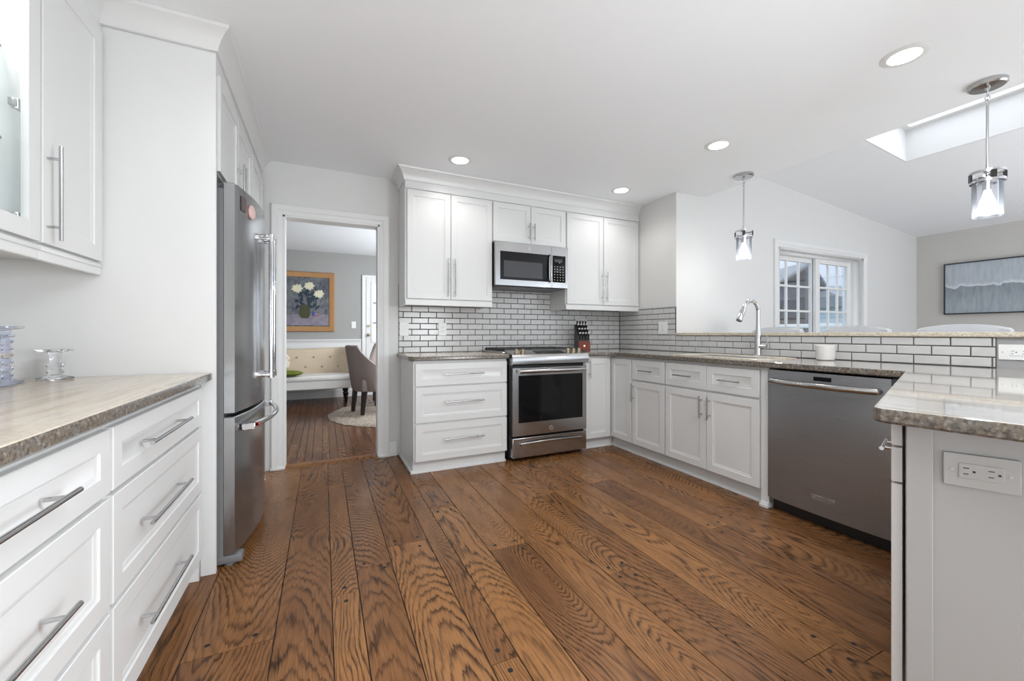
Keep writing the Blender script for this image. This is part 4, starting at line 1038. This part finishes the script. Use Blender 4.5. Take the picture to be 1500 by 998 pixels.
# rug
RC, RR_ = (-2.15, 2.08), .97
mb = MB(); rg_ = random.Random(8); rings = []
nr, na = 26, 120
for i in range(nr + 1):
    q = RR_ * (1 - i / (nr + .0)) if i else RR_; ring = []
    for k in range(na):
        a = 2 * math.pi * k / na; j = rg_.uniform(-.012, .012)
        z = .004 if i == 0 else .012 + rg_.uniform(0, .022)
        qq = (q + j if i else q + rg_.uniform(-.012, .015)) if i < nr else .01
        ring.append((RC[0] + qq * math.cos(a), RC[1] + qq * math.sin(a), z))
    rings.append(ring)
o = MB().loft(rings).build('rug', 'rug_shag', ang=80); tag(o, 'round shaggy beige rug on the dining room floor', 'rug')

# upholstered chairs (front = +x)
def chair(label, loc, rz):
    r = thing('dining_chair', label, 'chair', loc, rz, 'taupe dining chairs on the rug')
    mb = MB(); N = 24; ring_o = []; rings = []
    def shell(f, d):     # f -1..1 round the back from right arm to left arm
        a = f * R(100); return (-.03 - .25 * math.cos(a) * (1 - d / .25) if abs(f) < .9 else -.03 - .25 * math.cos(a) * (1 - d / .25), .27 * math.sin(a) * (1 - d / .27))
    def hgt(f): q = abs(f); return .92 - .34 * max(0, (q - .42) / .58) ** .8
    fs = [-1 + 2 * i / N for i in range(N + 1)]
    def row(d, zf, lean): return [(shell(f, d)[0] - lean * zf * math.cos(f * R(100)), shell(f, d)[1], .30 + (hgt(f) - .30) * zf) for f in fs]
    rings = [row(.03, 0, .10), row(.0, .06, .10), row(0, .5, .10), row(0, .97, .10), row(.022, 1.0, .10), row(.05, .97, .10), row(.06, .5, .08), row(.06, .1, .05)]
    mb.loft(rings, False, False, closed=False); mb.face([Vector(q[0]) for q in rings]); mb.face([Vector(q[-1]) for q in rings])
    mb.build('backrest', 'chair_taupe', r, ang=50)
    MB().box(-.24, .28, -.225, .225, .30, .475, .035).build('seat', 'chair_taupe', r)
    for sx, sy, ox in ((-.19, -.18, -.03), (-.19, .18, -.03), (.22, -.19, .02), (.22, .19, .02)):
        mb = MB(); mb.loft([[(sx + ox + a * .020, sy + b * .020, 0) for a, b in ((-1, -1), (1, -1), (1, 1), (-1, 1))], [(sx + a * .029, sy + b * .029, .31) for a, b in ((-1, -1), (1, -1), (1, 1), (-1, 1))]]); mb.build('leg', 'dark_wood', r)
chair('taupe upholstered dining chair in full view through the doorway', (-2.54, 2.10, .034), R(15))
chair('taupe dining chair mostly hidden by the right side of the doorway', (-2.26, 2.78, .034), R(-92))

# ------------------------------------------------------------------ outside the sliding doors
struct('ground_outside', MB().box(0.2, 40, -0.6, 40, -.75, -.6), 'grass', smooth=False)
dk_ = thing('deck_railing', 'white deck railing outside the sliding glass door', 'railing', (0, 0, 0))
mb = MB(); mb.box(5.6, 5.68, .2, 5.2, 1.22, 1.30, .01); mb.box(5.6, 5.68, .2, 5.2, .2, .26, .01); mb.build('rail', 'white_vinyl', dk_)
for i in range(22): MB().box(5.62, 5.66, .3 + i * .22, .34 + i * .22, -.6 if i % 7 == 0 else .22, 1.23).build('baluster', 'white_vinyl', dk_)
sh = thing('shed', 'dark brown gabled shed seen through the left glass door', 'shed', (9.9, 4.0, -.6), R(-28))
MB().box(-1.2, .75, 0, 2.6, 0, 2.6).build('wall', 'shed_brown', sh)
MB().prism([(-1.75, 2.35), (.45, 3.75), (.95, 3.0), (.95, 3.12), (.45, 3.9), (-1.75, 2.47)], -.35, 2.9, 'y').build('roof', 'roof_gray', sh)
MB().prism([(-1.2, 2.6), (.45, 3.70), (.75, 3.2), (.75, 2.6)], 0.0, 2.6, 'y').build('gable', 'shed_brown', sh)
ho = thing('house', 'pale blue house with grey roof seen through the right glass door', 'house', (21.0, 4.6, -.6), R(-28))
MB().box(-3.0, 5.5, 0, 5, 0, 3.0).build('wall', 'siding_blue', ho)
MB().prism([(-.5, 2.95), (2.5, 4.1), (5.5, 2.95)], -3.3, 5.8, 'x').build('roof', 'roof_gray', ho)
for x in (-2.0, .4, 2.8):
    w_ = MB().box(x, x + .9, -.04, .02, 1.2, 2.5).build('window', 'white_vinyl', ho); MB().box(x + .08, x + .82, -.05, -.035, 1.28, 2.42).build('pane', 'black_glass', w_)
def tree(label, loc, seed, h):
    r = thing('bare_tree', label, 'tree', loc); q = random.Random(seed); tr = MB(); br = MB()
    def grow(p, d, L, rad, lev, mb):
        pts = [p]; rr = [rad]
        for i in range(4):
            d = (d + Vector((q.uniform(-.22, .22), q.uniform(-.22, .22), q.uniform(-.05, .14)))).normalized(); p = p + d * (L / 4); pts.append(p); rr.append(rad * (1 - .16 * (i + 1)))
        mb.tube(pts, rr, 6)
        if lev < 4:
            for k in range(3): grow(pts[q.choice((2, 3, 4))], (d + Vector((q.uniform(-1, 1), q.uniform(-1, 1), q.uniform(-.1, .6)))).normalized(), L * q.uniform(.55, .8), rad * .5, lev + 1, br)
    grow(Vector((0, 0, -.02)), Vector((.05, .02, 1)), h, .10, 0, tr)
    tr.build('trunk', 'bark', r); br.build('branches', 'bark', r)
tree('bare tree spreading over the shed outside', (7.2, 3.5, -.6), 4, 2.2)
tree('bare tree before the pale blue house outside', (14.0, 3.6, -.6), 9, 2.6)
for i, (x, y, s) in enumerate(((4.9, 4.0, .8), (7.4, 6.3, 1.0), (13.4, 6.0, 1.1))):
    mb = MB(); q = random.Random(i)
    for k in range(260):
        a, b = q.uniform(0, 6.28), q.uniform(-.2, 1.5); d = Vector((math.cos(a) * math.cos(b), math.sin(a) * math.cos(b), math.sin(b))) * s * q.uniform(.7, 1.0); u = d.orthogonal().normalized() * .09; v = d.cross(u).normalized() * .09
        c = d + Vector((0, 0, s * .55)); mb.face([c - u - v, c + u - v, c + u + v, c - u + v])
    mb.ball((0, 0, s * .5), s * .8, s * .8, s * .8)
    o = mb.build('shrub', 'bush_green', smooth=False); o.location = (x, y, -.6)
    tag(o, ('low green shrub left of the shed outside', 'taller green shrub behind the low one outside', 'large green shrub in front of the blue house outside')[i], 'shrub', 'garden shrubs')
